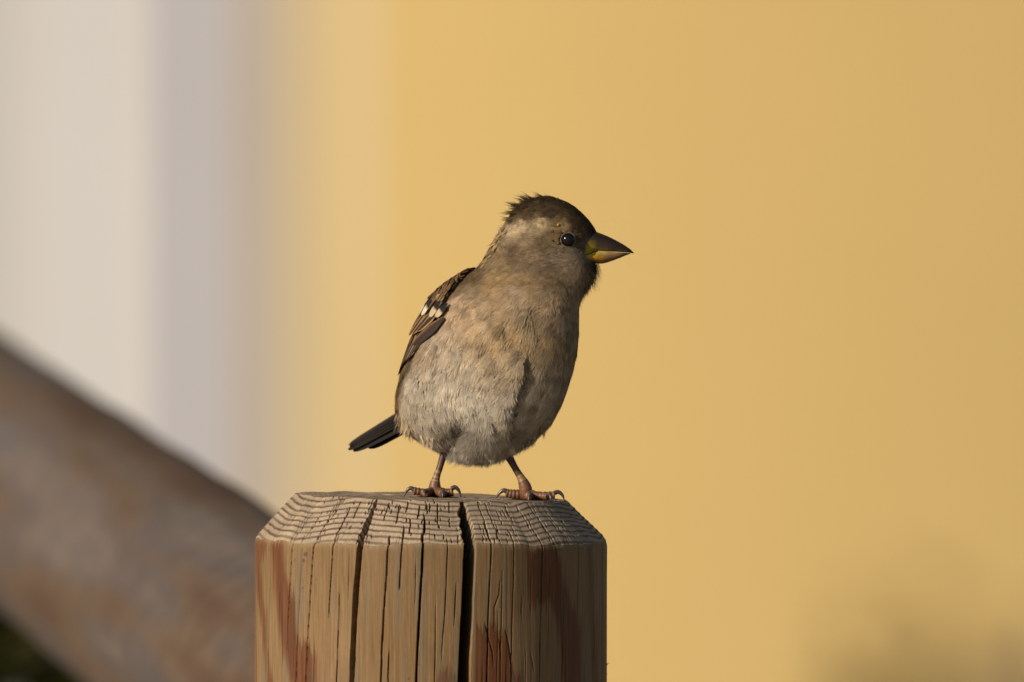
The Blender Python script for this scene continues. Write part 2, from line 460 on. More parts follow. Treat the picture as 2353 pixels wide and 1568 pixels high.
idx2 = np.where(kind == 2)[0]; idx1 = np.where(kind <= 1)[0]
def apply_crack(center_rows, rows, hw_rows, dep_rows):
    """center angle, half width (m) and depth (m) for each row"""
    for i, c, h, d_ in zip(rows, center_rows, hw_rows, dep_rows):
        if d_ <= 0 or h <= 0: continue
        r = max(rr_[i], 0.004)
        w = max(h, 0.00019)
        d_ = d_ * min(1.0, h / 0.00010)
        c = c - OFF[i]
        a0, a1 = c - 1.25 * w / r, c + 1.25 * w / r
        j0, j1 = np.searchsorted(psi, a0), np.searchsorted(psi, a1)
        if j1 <= j0: j0, j1 = j0 - 1, j0
        dd = np.abs(psi[j0:j1] - c) * r / w
        prof = np.clip((1.2 - dd) / 0.6, 0, 1) * d_
        disp[i, j0:j1] = np.maximum(disp[i, j0:j1], prof)
ztab = ZTOP + zz_s
for ci, (pts, w, dep, r_in, te) in enumerate(CR):
    p = np.array(pts); zc = z_of(p[:, 1]); ac = psi_of(p[:, 0])
    rows = [i for i in idx2 if zc[-1] <= ztab[i] <= zc[0] + (0.004 if r_in else 0)]
    if rows:
        zr = ztab[rows]
        cen = np.interp(-zr, -zc, ac)
        wig = (vnoise(zr * 130, ci * 3.7, 0.5) - 0.5) * 0.00014 + (vnoise(zr * 45, ci * 1.7, 4.5) - 0.5) * 0.0006
        cen = cen + wig / RP
        t = (zc[0] - zr) / (zc[0] - zc[-1] + 1e-9)
        tp = np.ones_like(t)
        if te: tp *= np.clip((1 - t) / 0.35, 0, 1) ** 0.7
        if not r_in: tp *= np.clip(t / 0.25, 0, 1) ** 0.7
        hw = w * 1e-3 * 0.5 * 2 * tp * (0.85 + 0.3 * vnoise(zr * 150, ci, 1.5)) * 0.5 * 1.0
        hw = np.maximum(hw, 0)
        apply_crack(cen, rows, hw, dep * 1e-3 * np.clip(tp, 0, 1))
    if r_in:
        rows = [i for i in idx1 if rr_[i] >= r_in]
        if rows:
            r = rr_[rows]
            cen = ac[0] + (vnoise(r * 500, ci * 2.3, 2.5) - 0.5) * (0.0014 if dep > 5 else 0.0008) / np.maximum(r, 0.02) + (vnoise(r * 1400, ci * 2.3, 8.5) - 0.5) * 0.0006 / np.maximum(r, 0.02)
            t = (r - r_in) / (RP - r_in + 1e-9)
            tp = np.clip(t / 0.5, 0, 1) ** 0.6
            hw = w * 1e-3 * 0.5 * (0.25 + 0.75 * tp) * (0.7 + 0.6 * vnoise(r * 900, ci, 3.5)) * np.where(t < 0.04, t / 0.04, 1)
            apply_crack(cen, rows, hw, dep * 1e-3 * np.clip(0.3 + tp, 0, 1))
for a0, w in back_cracks:
    a = a0 - 2 * np.pi if a0 > np.pi else a0
    rows = list(idx2) + [i for i in idx1 if rr_[i] > 0.052]
    apply_crack(np.full(len(rows), a), rows, np.full(len(rows), w * 0.5e-3), np.full(len(rows), 0.005))
# short checks in the end grain
for k in range(520):
    a = rng.uniform(-3.1, 3.1); r0 = rng.uniform(0.010, RP - 0.001) if rng.random() < 0.25 else rng.uniform(RT_ - 0.002, RP - 0.0012)
    ln_ = rng.choice([0.0012, 0.0016, 0.003, 0.005], p=[0.4, 0.35, 0.17, 0.08])
    rows = [i for i in idx1 if r0 <= rr_[i] <= r0 + ln_]
    if not rows: continue
    r = rr_[rows]; t = (r - r0) / ln_
    w = rng.uniform(0.05, 0.12) * (1.6 if ln_ > 0.002 else 1.0)
    apply_crack(a + (vnoise(r * 1200, k, 0.3) - 0.5) * 0.012, rows, w * 1e-3 * np.sqrt(np.clip(4 * t * (1 - t), 0.05, 1)), np.full(len(rows), rng.uniform(0.7, 1.8) * 1e-3))

for px0, r0, r1, w in ((640, 47, 59.5, .22), (668, 46.5, 60, .30), (700, 50, 58, .16), (735, 46.2, 53, .34), (728, 53, 60, .20), (770, 49, 57, .18), (790, 47, 52, .2), (905, 47.5, 53.5, .30), (925, 46.5, 50, .2), (960, 48, 51.5, .34), (940, 52, 57, .34), (1012, 47, 55, .26), (1045, 46.5, 50, .18), (1150, 46.6, 60, .36), (1205, 47, 54, .16), (1240, 47, 56, .18), (1275, 46.5, 60, .22), (1310, 48, 60, .2), (1335, 50, 60, .18)):
    rows = [i for i in idx1 if r0 * 1e-3 <= rr_[i] <= r1 * 1e-3]
    if rows:
        r = rr_[rows]; t = (r - r0 * 1e-3) / ((r1 - r0) * 1e-3)
        c0 = float(psi_of(px0)) + (vnoise(r * 700, px0 * 0.37, 0.3) - 0.5) * 0.016
        apply_crack(c0, rows, w * 0.5e-3 * np.sqrt(np.clip(4 * t * (1 - t), 0.1, 1)), np.full(len(rows), 2.2e-3))
R2 = R_ - disp * np.repeat(nr_[:, None], NC, 1)
Z2 = Z_ - disp * np.repeat(nz_[:, None], NC, 1)
# the wedge to the right of the main split stands a touch proud
X2 = AX + R2 * np.sin(PS); Y2 = -R2 * np.cos(PS)
TILT = math.tan(math.radians(1.57))
tw = np.where(KIND == 0, 1.0, np.clip(1 + (Z_ / CH) * 0.8, 0.2, 1)); tw = np.where(KIND == 2, 0.2 * np.clip(1 + (Z_ + CH) / 0.05, 0, 1), tw)
Z2 = Z2 + np.where(KIND == 1, -Z_ / CH, (KIND == 2) * np.clip(1 + (Z_ + CH) / 0.004, 0, 1)) * ((vnoise(PS * 8 + 3, 0.2, 6.1) - 0.5) * 0.0016 + (vnoise(np.floor(PS * 17 + 60) * 1.7, 0.2, 2.1) - 0.5) * 0.0005)
ZW = ZTOP + Z2 - TILT * (X2 - AX) * tw
def top_z(x): return ZTOP - TILT * (x - AX)

# colours
def poly_sd(px, py, poly):
    p = np.asarray(poly, float); n = len(p)
    inside = np.zeros(px.shape, bool); dmin = np.full(px.shape, 1e9)
    for i in range(n):
        a, b_ = p[i], p[(i + 1) % n]
        e = b_ - a; t = np.clip(((px - a[0]) * e[0] + (py - a[1]) * e[1]) / (e @ e + 1e-9), 0, 1)
        dmin = np.minimum(dmin, np.hypot(px - a[0] - t * e[0], py - a[1] - t * e[1]))
        cnd = ((a[1] > py) != (b_[1] > py)) & (px < e[0] * (py - a[1]) / (e[1] + 1e-12) + a[0])
        inside ^= cnd
    return np.where(inside, -dmin, dmin)
CW = np.zeros((NR, NC, 3))
tan_ = lin((101, 75, 43)); tan2 = lin((111, 86, 56)); brown = lin((82, 47, 20)); greyw = lin((142, 123, 99)); dkl = lin((74, 51, 33))
nlow = vnoise(PS * 6 + 3, Z_ * 40, 2.2)[..., None]
CW[:] = tan_ * (1 - nlow) + tan2 * nlow
# side: long streaks of late wood
band = smooth(0.60, 0.74, vnoise(PS * 4.5 + 11 + (Z_ + CH) * 3.0, (Z_ + CH) * 5.0, 6.0))
front = (np.abs(PS) < 1.42) & (KIND == 2) & (Z_ > -0.30)
bandf = np.zeros_like(R_)
pxv = 990 + 405 * np.sin(PS); pyv = 1142 - Z_ / S
jx = (vnoise(PS * 160, Z_ * 40, 3.3) - 0.5) * 14
jy = (vnoise(PS * 210, 0.4, 1.9) - 0.5) * 46 + (vnoise(PS * 60, 0.4, 4.9) - 0.5) * 30
polys = [
 ([c6(110, 95), c6(235, 95), c6(225, 250), c6(165, 380), c6(180, 560), c6(235, 900), c6(250, 1250), c6(300, 1600), c6(360, 3000), c6(260, 3000), c6(225, 1500), c6(180, 1000), c6(120, 640), c6(95, 300)], 3, 0.85),
 ([c6(260, 150), c6(400, 95), c6(430, 480), c6(530, 700), c6(565, 1050), c6(700, 1200), c6(740, 1300), c6(745, 1600), c6(800, 3000), c6(600, 3000), c6(490, 1567), c6(400, 1270), c6(345, 930), c6(305, 600), c6(290, 370)], 6, 1.0),
 ([c7(992, 150), c7(1185, 150), c7(1310, 160), c7(1400, 520), c7(1520, 900), c7(1565, 1000), c7(1560, 1600), c7(1540, 2800), c7(1400, 2800), c7(1370, 1500), c7(1310, 900), c7(1250, 720), c7(1140, 740), c7(1040, 690), c7(1012, 400)], 5, 0.9),
 ([c7(515, 890), c7(560, 930), c7(620, 940), c7(700, 920), c7(815, 1000), c7(850, 1200), c7(870, 1350), c7(950, 1420), c7(960, 1600), c7(960, 2600), c7(470, 2600), c7(495, 1567)], 4, 1.0),
 ([c7(150, 1380), c7(210, 1330), c7(270, 1390), c7(330, 1480), c7(330, 1600), c7(310, 2500), c7(80, 2500), c7(110, 1567)], 4, 0.9),
 ([c7(1610, 120), c7(1670, 120), c7(1680, 700), c7(1700, 1100), c7(1720, 1500), c7(1740, 2500), c7(1680, 2500), c7(1650, 1000)], 5, 0.7),
 ([c7(1745, 150), c7(1770, 150), c7(1790, 1500), c7(1760, 1500)], 4, 0.6),
]
for poly, soft, amt in polys:
    sd = poly_sd(pxv + jx, pyv + jy, poly)
    bandf = np.maximum(bandf, amt * (1 - smooth(-soft * 1.3, soft * 1.1, sd)) * (0.92 + 0.2 * vnoise(PS * 90, Z_ * 25, 6.2)))
bandv = np.where(front, bandf, np.where(KIND == 2, band * 0.9, 0))
bn = brown * (0.85 + 0.4 * vnoise(PS * 60, Z_ * 20, 8.0))[..., None]
CW = CW * (1 - bandv[..., None]) + bn * bandv[..., None]
# fine vertical fibre
fib = vnoise(PS * 330, Z_ * 22, 1.1) * 0.6 + vnoise(PS * 900, Z_ * 40, 5.1) * 0.4
CW *= np.where(KIND == 2, 0.80 + 0.40 * fib, 1.0)[..., None]
gst = smooth(0.66, 0.80, vnoise(PS * 28 + 5, Z_ * 30 + 3, 7.0)) * (KIND == 2) * 0.35
CW = CW * (1 - gst[..., None]) + lin((88, 82, 68)) * gst[..., None]
# small dark specks of mould
for cx_, cy_, rad in ((626, 258, 26), (606, 322, 26), (600, 370, 9), (595, 590, 9), (520, 322, 8), (1645, 1460, 14), (740, 500, 9)):
    sp = c6(cx_, cy_); dd = np.hypot((pxv - sp[0]), (pyv - sp[1])) / (rad / 2.489 / 1.7408)
    mk = (1 - smooth(0.4, 1.1, dd + 0.9 * (vnoise(PS * 260, Z_ * 2600, 2.0) - 0.5))) * (KIND == 2) * (np.abs(PS) < 1.4)
    CW = CW * (1 - 0.75 * mk[..., None]) + lin((45, 40, 42)) * 0.75 * mk[..., None]
# end grain
eg = greyw * (0.82 + 0.36 * vnoise(PS * 9, R_ * 400, 3.0))[..., None]
egd = dkl
mix = (late * (0.65 + 0.35 * vnoise(PS * 12, R_ * 700, 4.0)))[..., None]
EG = eg * (1 - mix) + egd * mix
fleck = smooth(0.45, 0.9, vnoise(PS * 340, R_ * 1500, 6.6))[..., None]
EG *= 0.86 + 0.24 * fleck
CW = np.where((KIND < 2)[..., None], EG, CW)
pale = np.exp(-((Z_ + CH) / 0.0011) ** 2)[..., None] * 0.25
CW = CW * (1 - pale) + lin((136, 116, 88)) * pale

V = np.stack([X2, Y2, ZW], -1).reshape(-1, 3); F = grid_faces(NR, NC, True)
V = np.vstack([V, [[AX, 0, ZTOP]]]); cc = np.vstack([CW.reshape(-1, 3), CW[0, 0][None]])
jj = np.arange(NC)
M_wood = attr_mat("post_wood", 0.78, 0.25, noise=(1.0, (2600, 2600, 90)), amp=0.34, bump=(0.3, 0.0002))
mesh_obj("timber", V, [F[:, ::-1], np.stack([jj, (jj + 1) % NC, np.full(NC, NR * NC)], 1)], M_wood, post, cc)
# loose splinters on the right edge
for (sx, sy, ex, ey) in ((c7(1812, 1395) + c7(1836, 1380)), (c7(1800, 1500) + c7(1816, 1488))):
    a = P(sx, sy, -0.004); b_ = P(ex, ey, -0.006)
    V, F = tube(spline([a, (a + b_) / 2 + [0, 0, 0.0004], b_], 6), np.linspace(0.00016, 0.00005, 6), 5)
    mesh_obj("splinter", V, F, M_twig, post)

# ------------------------------------------------------------------ sparrow
YB = -0.005
bird = empty("sparrow", tuple(P(1100, 1146, -0.006)))
tag(bird, "brown and buff sparrow perched on the cracked post, head turned in profile", "bird")

LV = np.array([  # py, left, right, half depth mm, centre y mm, shear
 (453, 1250, 1264, 1.6, -5.5, 0), (457, 1228, 1283, 4.2, -5.5, 0), (466, 1206, 1306, 6.2, -5.5, 0), (480, 1189, 1325, 7.8, -5.5, 0),
 (500, 1171, 1346, 9.0, -5.5, 0), (520, 1156, 1362, 9.8, -5.5, 0), (540, 1143, 1373, 10.3, -5.5, -.02), (560, 1131, 1379, 10.6, -5.3, -.04),
 (580, 1120, 1378, 10.9, -5.2, -.06), (600, 1110, 1375, 11.6, -5.0, -.10), (620, 1094, 1366, 13.2, -5.0, -.15), (640, 1066, 1354, 15.6, -5.0, -.20),
 (660, 1036, 1343, 18.0, -5.0, -.24), (680, 1014, 1336, 19.8, -5.0, -.27), (700, 996, 1330, 21.0, -5.0, -.30), (730, 976, 1328, 22.2, -5.0, -.32),
 (760, 960, 1327, 23.0, -5.0, -.33), (800, 942, 1324, 23.8, -5.0, -.34), (840, 928, 1317, 24.0, -5.0, -.34), (880, 917, 1306, 23.4, -5.0, -.33),
 (910, 911, 1296, 22.2, -5.0, -.31), (940, 910, 1283, 20.4, -5.0, -.29), (965, 917, 1270, 18.2, -5.0, -.27), (985, 931, 1254, 15.8, -5.0, -.24),
 (1000, 950, 1237, 13.4, -5.0, -.20), (1015, 982, 1214, 10.8, -5.0, -.16), (1030, 1014, 1188, 8.0, -5.0, -.12), (1042, 1038, 1164, 5.4, -5.0, -.1),
 (1050, 1060, 1143, 3.2, -5.0, 0), (1054, 1090, 1110, 1.2, -5.0, 0)], float)
NLV = 200; NTH = 170
pyl = np.linspace(453, 1054, NLV)
def lvi(k):
    v = np.interp(pyl, LV[:, 0], LV[:, k]); w = v.copy()
    for _ in range(3):
        w[2:-2] = (w[:-4] + w[1:-3] + w[2:-2] + w[3:-1] + w[4:]) / 5
    return w
BL, BR, Bb, Bc, Bk = (lvi(k) for k in range(1, 6))
Bcx = np.array([P((l + r) / 2, y, c * 1e-3)[0] for l, r, y, c in zip(BL, BR, pyl, Bc)])
Bz = np.array([P(1100, y, c * 1e-3)[2] for y, c in zip(pyl, Bc)])
Ba = (BR - BL) / 2 * S; Bb = Bb * 1e-3; Bc = Bc * 1e-3
def bsurf(th, py):
    """bare body surface; th=0 image right, pi image left, 3pi/2 towards the camera"""
    a = np.interp(py, pyl, Ba); b_ = np.interp(py, pyl, Bb); cx = np.interp(py, pyl, Bcx)
    c = np.interp(py, pyl, Bc); k = np.interp(py, pyl, Bk); z = np.interp(py, pyl, Bz)
    x = a * np.cos(th); y = b_ * np.sin(th) + k * x
    return np.stack([cx + x, c + y, z], -1)
def bnorm(th, py):
    e = 1e-3
    du = bsurf(th + e, py) - bsurf(th - e, py)
    dv = bsurf(th, np.clip(py + 3, 453, 1054)) - bsurf(th, np.clip(py - 3, 453, 1054))
    n = np.cross(dv, du); n /= np.linalg.norm(n, axis=-1, keepdims=True) + 1e-12
    ctr = np.stack([np.interp(py, pyl, Bcx), np.interp(py, pyl, Bc), np.interp(py, pyl, Bz)], -1)
    s = np.sign(np.sum(n * (bsurf(th, py) - ctr), -1, keepdims=True)); s[s == 0] = 1
    return n * s
def relief(px, py, facing):
    """soft lumps of the plumage, metres along the normal; facing>0 on the camera side"""
    f = np.clip(facing * 1.5, 0, 1)
    gx = np.interp(py, [800, 840, 880, 930, 980, 1020], [1216, 1206, 1192, 1178, 1170, 1168])
    d = px - gx
    win = smooth(800, 845, py) * (1 - smooth(960, 1020, py))
    g = np.where(d < 0, 0.0019 * np.exp(-(d / 42) ** 2), 0.0) - 0.0027 * np.exp(-((d - 10) / 10) ** 2)
    out = f * win * g
    out += f * 0.0016 * np.exp(-(((px - 985) / 55) ** 2 + ((py - 955) / 45) ** 2))
    out -= f * 0.0022 * np.exp(-(((px - 1052) / 22) ** 2 + ((py - 990) / 34) ** 2))
    out += f * 0.0012 * np.exp(-(((px - 1110) / 40) ** 2 + ((py - 1000) / 40) ** 2))
    out -= f * 0.0009 * np.exp(-(((px - 1245) / 26) ** 2 + ((py - 742) / 30) ** 2))      # ruffled hollow on the breast
    out += f * 0.0005 * np.exp(-(((px - 1205) / 24) ** 2 + ((py - 735) / 46) ** 2))
    out += f * 0.0006 * np.exp(-(((px - 1285) / 24) ** 2 + ((py - 770) / 40) ** 2))
    out += 0.0016 * (vnoise(px / 34, py / 44, 2.0) - 0.5) * smooth(630, 720, py) * f
    out += 0.0010 * (vnoise(px / 15, py / 22, 6.0) - 0.5) * smooth(630, 700, py) * f
    out += f * 0.0009 * np.exp(-(((px - 1230) / 60) ** 2 + ((py - 600) / 22) ** 2))      # cheek
    out -= f * 0.0004 * np.exp(-(((px - 1200) / 80) ** 2 + ((py - 655) / 10) ** 2))      # collar under the cheek
    out -= f * 0.0009 * np.exp(-(((px - 1340) / 18) ** 2 + ((py - 558) / 14) ** 2))      # lores
    out += f * 0.0007 * np.exp(-(((px - 1300) / 34) ** 2 + ((py - 526) / 8) ** 2))       # brow
    out -= np.clip(facing * 3, -1, 1) ** 2 * 0.0019 * np.exp(-(((px - 1366) / 24) ** 2 + ((py - 576) / 26) ** 2))   # narrows into the bill
    return out
def skin(th, py):
    p = bsurf(th, py); n = bnorm(th, py)
    qx, qy = proj(p)
    return p + n * relief(qx, qy, -n[..., 1])[..., None], n

ctrl = [  # px, py, colour as it looks in sunlight; lores, chin and throat painted lighter against shade
 (1300,468,(74,57,38)),(1255,460,(72,56,38)),(1215,476,(76,60,41)),(1340,500,(76,59,40)),(1365,530,(80,64,46)),(1330,520,(82,62,40)),(1270,488,(78,61,42)),(1225,492,(88,70,48)),(1186,492,(96,78,54)),
 (1205,520,(196,170,132)),(1250,515,(186,160,120)),(1172,525,(186,160,124)),(1300,530,(166,136,92)),(1330,540,(108,86,56)),(1280,540,(135,110,76)),(1150,540,(146,124,90)),
 (1255,562,(118,96,70)),(1185,575,(116,94,68)),(1215,545,(152,128,96)),(1345,560,(128,108,90)),(1345,580,(140,120,98)),(1285,590,(134,112,88)),(1225,602,(136,112,84)),(1320,606,(148,124,98)),
 (1130,572,(134,110,78)),(1110,602,(122,100,70)),(1150,612,(140,116,80)),(1150,640,(172,140,96)),(1220,645,(164,135,94)),(1290,640,(126,104,74)),(1095,630,(112,90,60)),
 (1345,628,(140,114,84)),(1362,618,(92,74,54)),(1325,655,(158,132,100)),(1340,680,(166,140,108)),
 (1200,680,(166,142,110)),(1280,690,(160,136,104)),(1310,740,(164,138,106)),(1245,730,(150,128,98)),
 (1100,720,(176,150,116)),(1180,780,(168,140,100)),(1260,800,(160,134,96)),(1100,670,(160,136,104)),(1060,700,(178,152,120)),
 (1020,780,(176,154,126)),(980,880,(180,158,128)),(1080,860,(184,162,132)),(1030,900,(190,170,140)),(1150,840,(174,148,110)),
 (1100,940,(200,182,154)),(1180,960,(194,174,146)),(1250,930,(176,152,120)),(1290,850,(160,136,102)),(1310,790,(152,128,94)),(1240,870,(172,148,114)),
 (1080,1020,(186,170,150)),(1140,1040,(198,184,164)),(950,975,(176,154,124)),(1000,1005,(160,138,112)),(1052,985,(150,132,112)),(1210,1000,(176,156,130)),(920,930,(166,144,112)),
 (1050,640,(112,88,58)),(1000,680,(120,94,62)),(950,760,(118,92,62)),
]
CP = np.array([(c[0], c[1]) for c in ctrl], float); CC = np.array([lin(c[2]) for c in ctrl])
def plum_col(px, py):
    w = 1.0 / ((px[:, None] - CP[None, :, 0]) ** 2 + (py[:, None] - CP[None, :, 1]) ** 2 + 30.0) ** 2.2
    return (w @ CC) / w.sum(1)[:, None]
flow = np.array([
 (1365,535,-.6,-.8),(1340,495,-.75,-.62),(1300,465,-.95,-.3),(1255,455,-1,-.1),(1205,475,-.95,.25),(1170,505,-.8,.6),(1130,560,-.55,.85),(1105,605,-.6,.8),
 (1330,545,-.95,-.2),(1290,525,-1,-.1),(1240,530,-1,.1),(1300,590,-1,.12),(1240,580,-1,.15),(1180,580,-.9,.4),(1345,585,-.9,.35),(1340,610,-.45,.9),(1365,615,.05,1),
 (1170,630,-.75,.65),(1240,640,-.6,.8),(1320,650,-.2,1),(1345,680,-.1,1),(1280,700,-.35,.95),(1150,700,-.7,.7),(1060,660,-.85,.6),(1050,800,-.6,.8),(950,900,-.35,.95),
 (1150,850,-.4,.92),(1250,860,-.35,.95),(1310,800,-.2,1),(1290,900,-.4,.92),(1100,960,-.15,1),(1060,1030,-.45,.9),(1140,1040,.0,1),(1220,990,-.15,1),(950,980,.2,1),(1000,1000,.15,1)], float)
def flow_at(px, py):
    w = 1.0 / ((px[:, None] - flow[None, :, 0]) ** 2 + (py[:, None] - flow[None, :, 1]) ** 2 + 200.0) ** 1.5
    f = np.stack([(w * flow[None, :, 2]).sum(1), (w * flow[None, :, 3]).sum(1)], 1)
    return f / (np.linalg.norm(f, axis=1)[:, None] + 1e-9)

def c4(x, y): return ((1560 + x / 3.0735) / 1.7408, (1050 + y / 3.0735) / 1.7408)
WING = [c4(*p) for p in [(790,140),(600,210),(470,360),(410,500),(310,650),(180,880),(100,1080),(50,1400),(105,1415),(190,1200),(320,1065),(440,935),(600,760),(560,700),(600,590),(650,490),(720,390),(840,270)]]

# --- body mesh
THg, PYg = np.meshgrid(np.linspace(0, 2 * np.pi, NTH, endpoint=False), pyl)
PB, NB = skin(THg.ravel(), PYg.ravel())
PB = PB - NB * 0.0006
qx, qy = proj(PB)
BACKD = np.array([-math.cos(math.radians(40)), math.sin(math.radians(40)), 0.15])
def body_cols(p, n, px, py):
    c = plum_col(px, py)
    back = smooth(0.35, 0.6, n @ BACKD) * smooth(618, 650, py) * (1 - smooth(930, 965, py))
    ang = np.arctan2(p[:, 1] + 0.005, p[:, 0] - np.interp(py, pyl, Bcx))
    st = smooth(0.55, 0.75, vnoise(ang * 9, py / 45, 3.0))
    mant = lin((128, 100, 66))[None] * (1 - st[:, None]) + lin((48, 38, 28))[None] * st[:, None]
    g_ = (c @ np.array([0.3, 0.59, 0.11]))[:, None]; k_ = (0.04 + 0.34 * smooth(740, 920, py))[:, None]
    c = c * (1 - 0.24 * (1 - smooth(640, 690, py)))[:, None]
    c = c * (1 - k_) + g_ * np.array([[1.06, 1.0, 0.90]]) * k_
    return c * (1 - back[:, None]) + mant * back[:, None]
GAIN = 1.22
cb = body_cols(PB, NB, qx, qy) * 0.62 * GAIN
F = grid_faces(NLV, NTH, True)
i0 = len(PB); capV = np.array([PB[:NTH].mean(0), PB[-NTH:].mean(0)])
j = np.arange(NTH); j2 = (j + 1) % NTH
M_body = attr_mat("down", 0.95, 0.1, noise=(1400, (1, 1, 1)), amp=0.3)
body = mesh_obj("body", np.vstack([PB, capV]), [F, np.stack([j2, j, np.full(NTH, i0)], 1), np.stack([(NLV - 1) * NTH + j, (NLV - 1) * NTH + j2, np.full(NTH, i0 + 1)], 1)], M_body, bird, np.vstack([cb, cb[:1], cb[-1:]]))

# --- contour feathers: each a fan of fine barbs lying along the plumage
def barbs(p, n, t, length, spread, lift, curl, cols, mb, bw, rs, rootdark=0.62, free=False):
    """p,n,t (k,3); returns verts, faces, colours of k feathers with mb barbs each"""
    k = len(p)
    if free:      # keep the direction given, turn the flat of the barbs to suit
        t = t / np.linalg.norm(t, axis=1, keepdims=True)
        n = n - t * np.sum(n * t, 1, keepdims=True) * 0.98; n /= np.linalg.norm(n, axis=1, keepdims=True) + 1e-9
    else:
        t = t - n * np.sum(n * t, 1, keepdims=True); t /= np.linalg.norm(t, axis=1, keepdims=True) + 1e-9
    s = np.cross(n, t); s /= np.linalg.norm(s, axis=1, keepdims=True) + 1e-9
    u = np.linspace(-1, 1, mb)[None, :] + rs.normal(scale=0.10, size=(k, mb))
    al = u * spread[:, None]
    ln_ = length[:, None] * (1 - 0.30 * u ** 2) * rs.uniform(0.82, 1.08, (k, mb))
    base = p[:, None] + s[:, None] * (u * length[:, None] * 0.10)[..., None]
    lf = lift[:, None] * rs.uniform(0.6, 1.4, (k, mb)) 
    V = []; NS = 4
    ts = np.array([0.0, 0.36, 0.70, 1.0]); wd = np.array([0.75, 1.0, 0.8, 0.12])
    cvals = []
    cj = cols[:, None] * (1 + 0.14 * rs.normal(size=(k, mb, 1)).clip(-1.8, 1.8) * 0.6)
    for ti, wi in zip(ts, wd):
        a2 = al * (0.35 + 0.65 * ti)
        d = t[:, None] * np.cos(a2)[..., None] + s[:, None] * np.sin(a2)[..., None]
        h = lf * ti * ln_ - curl[:, None] * (ti ** 2) * ln_
        c = base + d * (ln_ * ti)[..., None] + n[:, None] * (h + 0.00012)[..., None]
        side_ = np.cross(n[:, None], d)
        w = (bw[:, None] * wi)[..., None]
        V.append(c - side_ * w); V.append(c + side_ * w)
        sh = rootdark + (1 - rootdark) * smooth(0.15, 0.75, np.array(ti))
        cvals.append(cj * sh); cvals.append(cj * sh)
    V = np.stack(V, 2).reshape(-1, 3); cv = np.clip(np.stack(cvals, 2).reshape(-1, 3), 0.004, 1)
    m = k * mb; o = np.arange(m)[:, None] * (2 * NS)
    F = np.concatenate([o + np.array([[2 * q_, 2 * q_ + 1, 2 * q_ + 3, 2 * q_ + 2]]) for q_ in range(NS - 1)])
    return V, F, cv

EYE = (1305.4, 551.7)
def feathers(n, pyr, lenr, mb, bwr, seed, dens=None, extra_lift=0.0, sel=None, spread=(0.30, 0.55)):
    rs = np.random.default_rng(seed)
    py = []; th = []
    # area-weighted sampling
    cand = n * 5
    pc = rs.uniform(pyr[0], pyr[1], cand); tc = rs.uniform(0, 2 * np.pi, cand)
    a = np.interp(pc, pyl, Ba); b_ = np.interp(pc, pyl, Bb)
    wgt = np.sqrt((a * np.sin(tc)) ** 2 + (b_ * np.cos(tc)) ** 2)
    keep = rs.random(cand) < wgt / wgt.max()
    pc, tc = pc[keep][: n], tc[keep][: n]
    p, nn = skin(tc, pc)
    px, py = proj(p)
    ok = np.ones(len(p), bool)
    facing = nn[:, 1] < 0.15
    ok &= ~((poly_sd(px, py, WING) < -1) & (nn[:, 1] < 0.6))
    ok &= np.hypot(px - EYE[0], (py - EYE[1]) * 1.05) > 19
    # bill base
    ok &= poly_sd(px, py, [(1352, 564), (1374, 533), (1400, 530), (1400, 607), (1356, 605), (1336, 587)]) > 0
    if sel is not None: ok &= sel(px, py, nn)
    p, nn, px, py = p[ok], nn[ok], px[ok], py[ok]
    fl = flow_at(px, py)
    fl = fl + rs.normal(scale=0.08, size=fl.shape)
    t = np.stack([fl[:, 0], np.zeros(len(p)), -fl[:, 1]], 1)
    t += np.where(nn[:, 1:2] > 0.3, 1, 0) * np.array([[0, 0, -0.5]])
    c = body_cols(p, nn, px, py)
    k = len(p)
    cl_ = c * (1 + 0.09 * rs.normal(size=(k, 1)).clip(-2, 2)) * GAIN
    # fine dark mottling on crown and breast
    hd = 1 - smooth(620, 680, py)
    mot = smooth(0.52, 0.76, vnoise(px / 9 + py / 30, py / 6.5, 1.3)) * (0.5 + 0.5 * smooth(640, 700, py) * (1 - smooth(840, 930, py)))
    cl_ *= (1 - 0.36 * mot)[:, None]
    cl_ *= (1 + hd * 0.15 * rs.normal(size=k).clip(-2, 2))[:, None]
    hm = vnoise(px / 5.5 + py / 16, py / 4.2, 4.3)
    cl_ *= (1 + hd * 0.62 * (hm - 0.52))[:, None]
    crn = hd * smooth(0.62, 0.8, vnoise(px / 9 + 7, py / 3.6, 8.1)) * (py < 512)
    cl_ = cl_ * (1 - 0.5 * crn[:, None]) + 0.5 * crn[:, None] * lin((116, 92, 62))
    L_ = rs.uniform(lenr[0], lenr[1], k) * 1e-3
    lift = np.full(k, 0.055) + extra_lift + 0.06 * rs.random(k)
    crown = np.exp(-(((px - 1215) / 48) ** 2 + ((py - 470) / 20) ** 2)); lift += 0.6 * crown * rs.random(k); L_ *= 1 + 0.8 * crown
    chin = np.exp(-(((px - 1362) / 26) ** 2 + ((py - 632) / 30) ** 2)); lift += 0.45 * chin * rs.random(k); L_ *= 1 + 0.8 * chin
    near = np.exp(-(np.hypot(px - EYE[0], py - EYE[1]) / 30) ** 2); L_ *= 1 - 0.5 * near; lift *= 1 - 0.6 * near
    low = smooth(960, 1030, py); lift += 0.10 * low
    curl = lift * 0.35 + 0.02
    sp = rs.uniform(*spread, k)
    bw = rs.uniform(*bwr, k) * 1e-3
    return barbs(p, nn, t, L_, sp, lift, curl, cl_, mb, bw, rs)

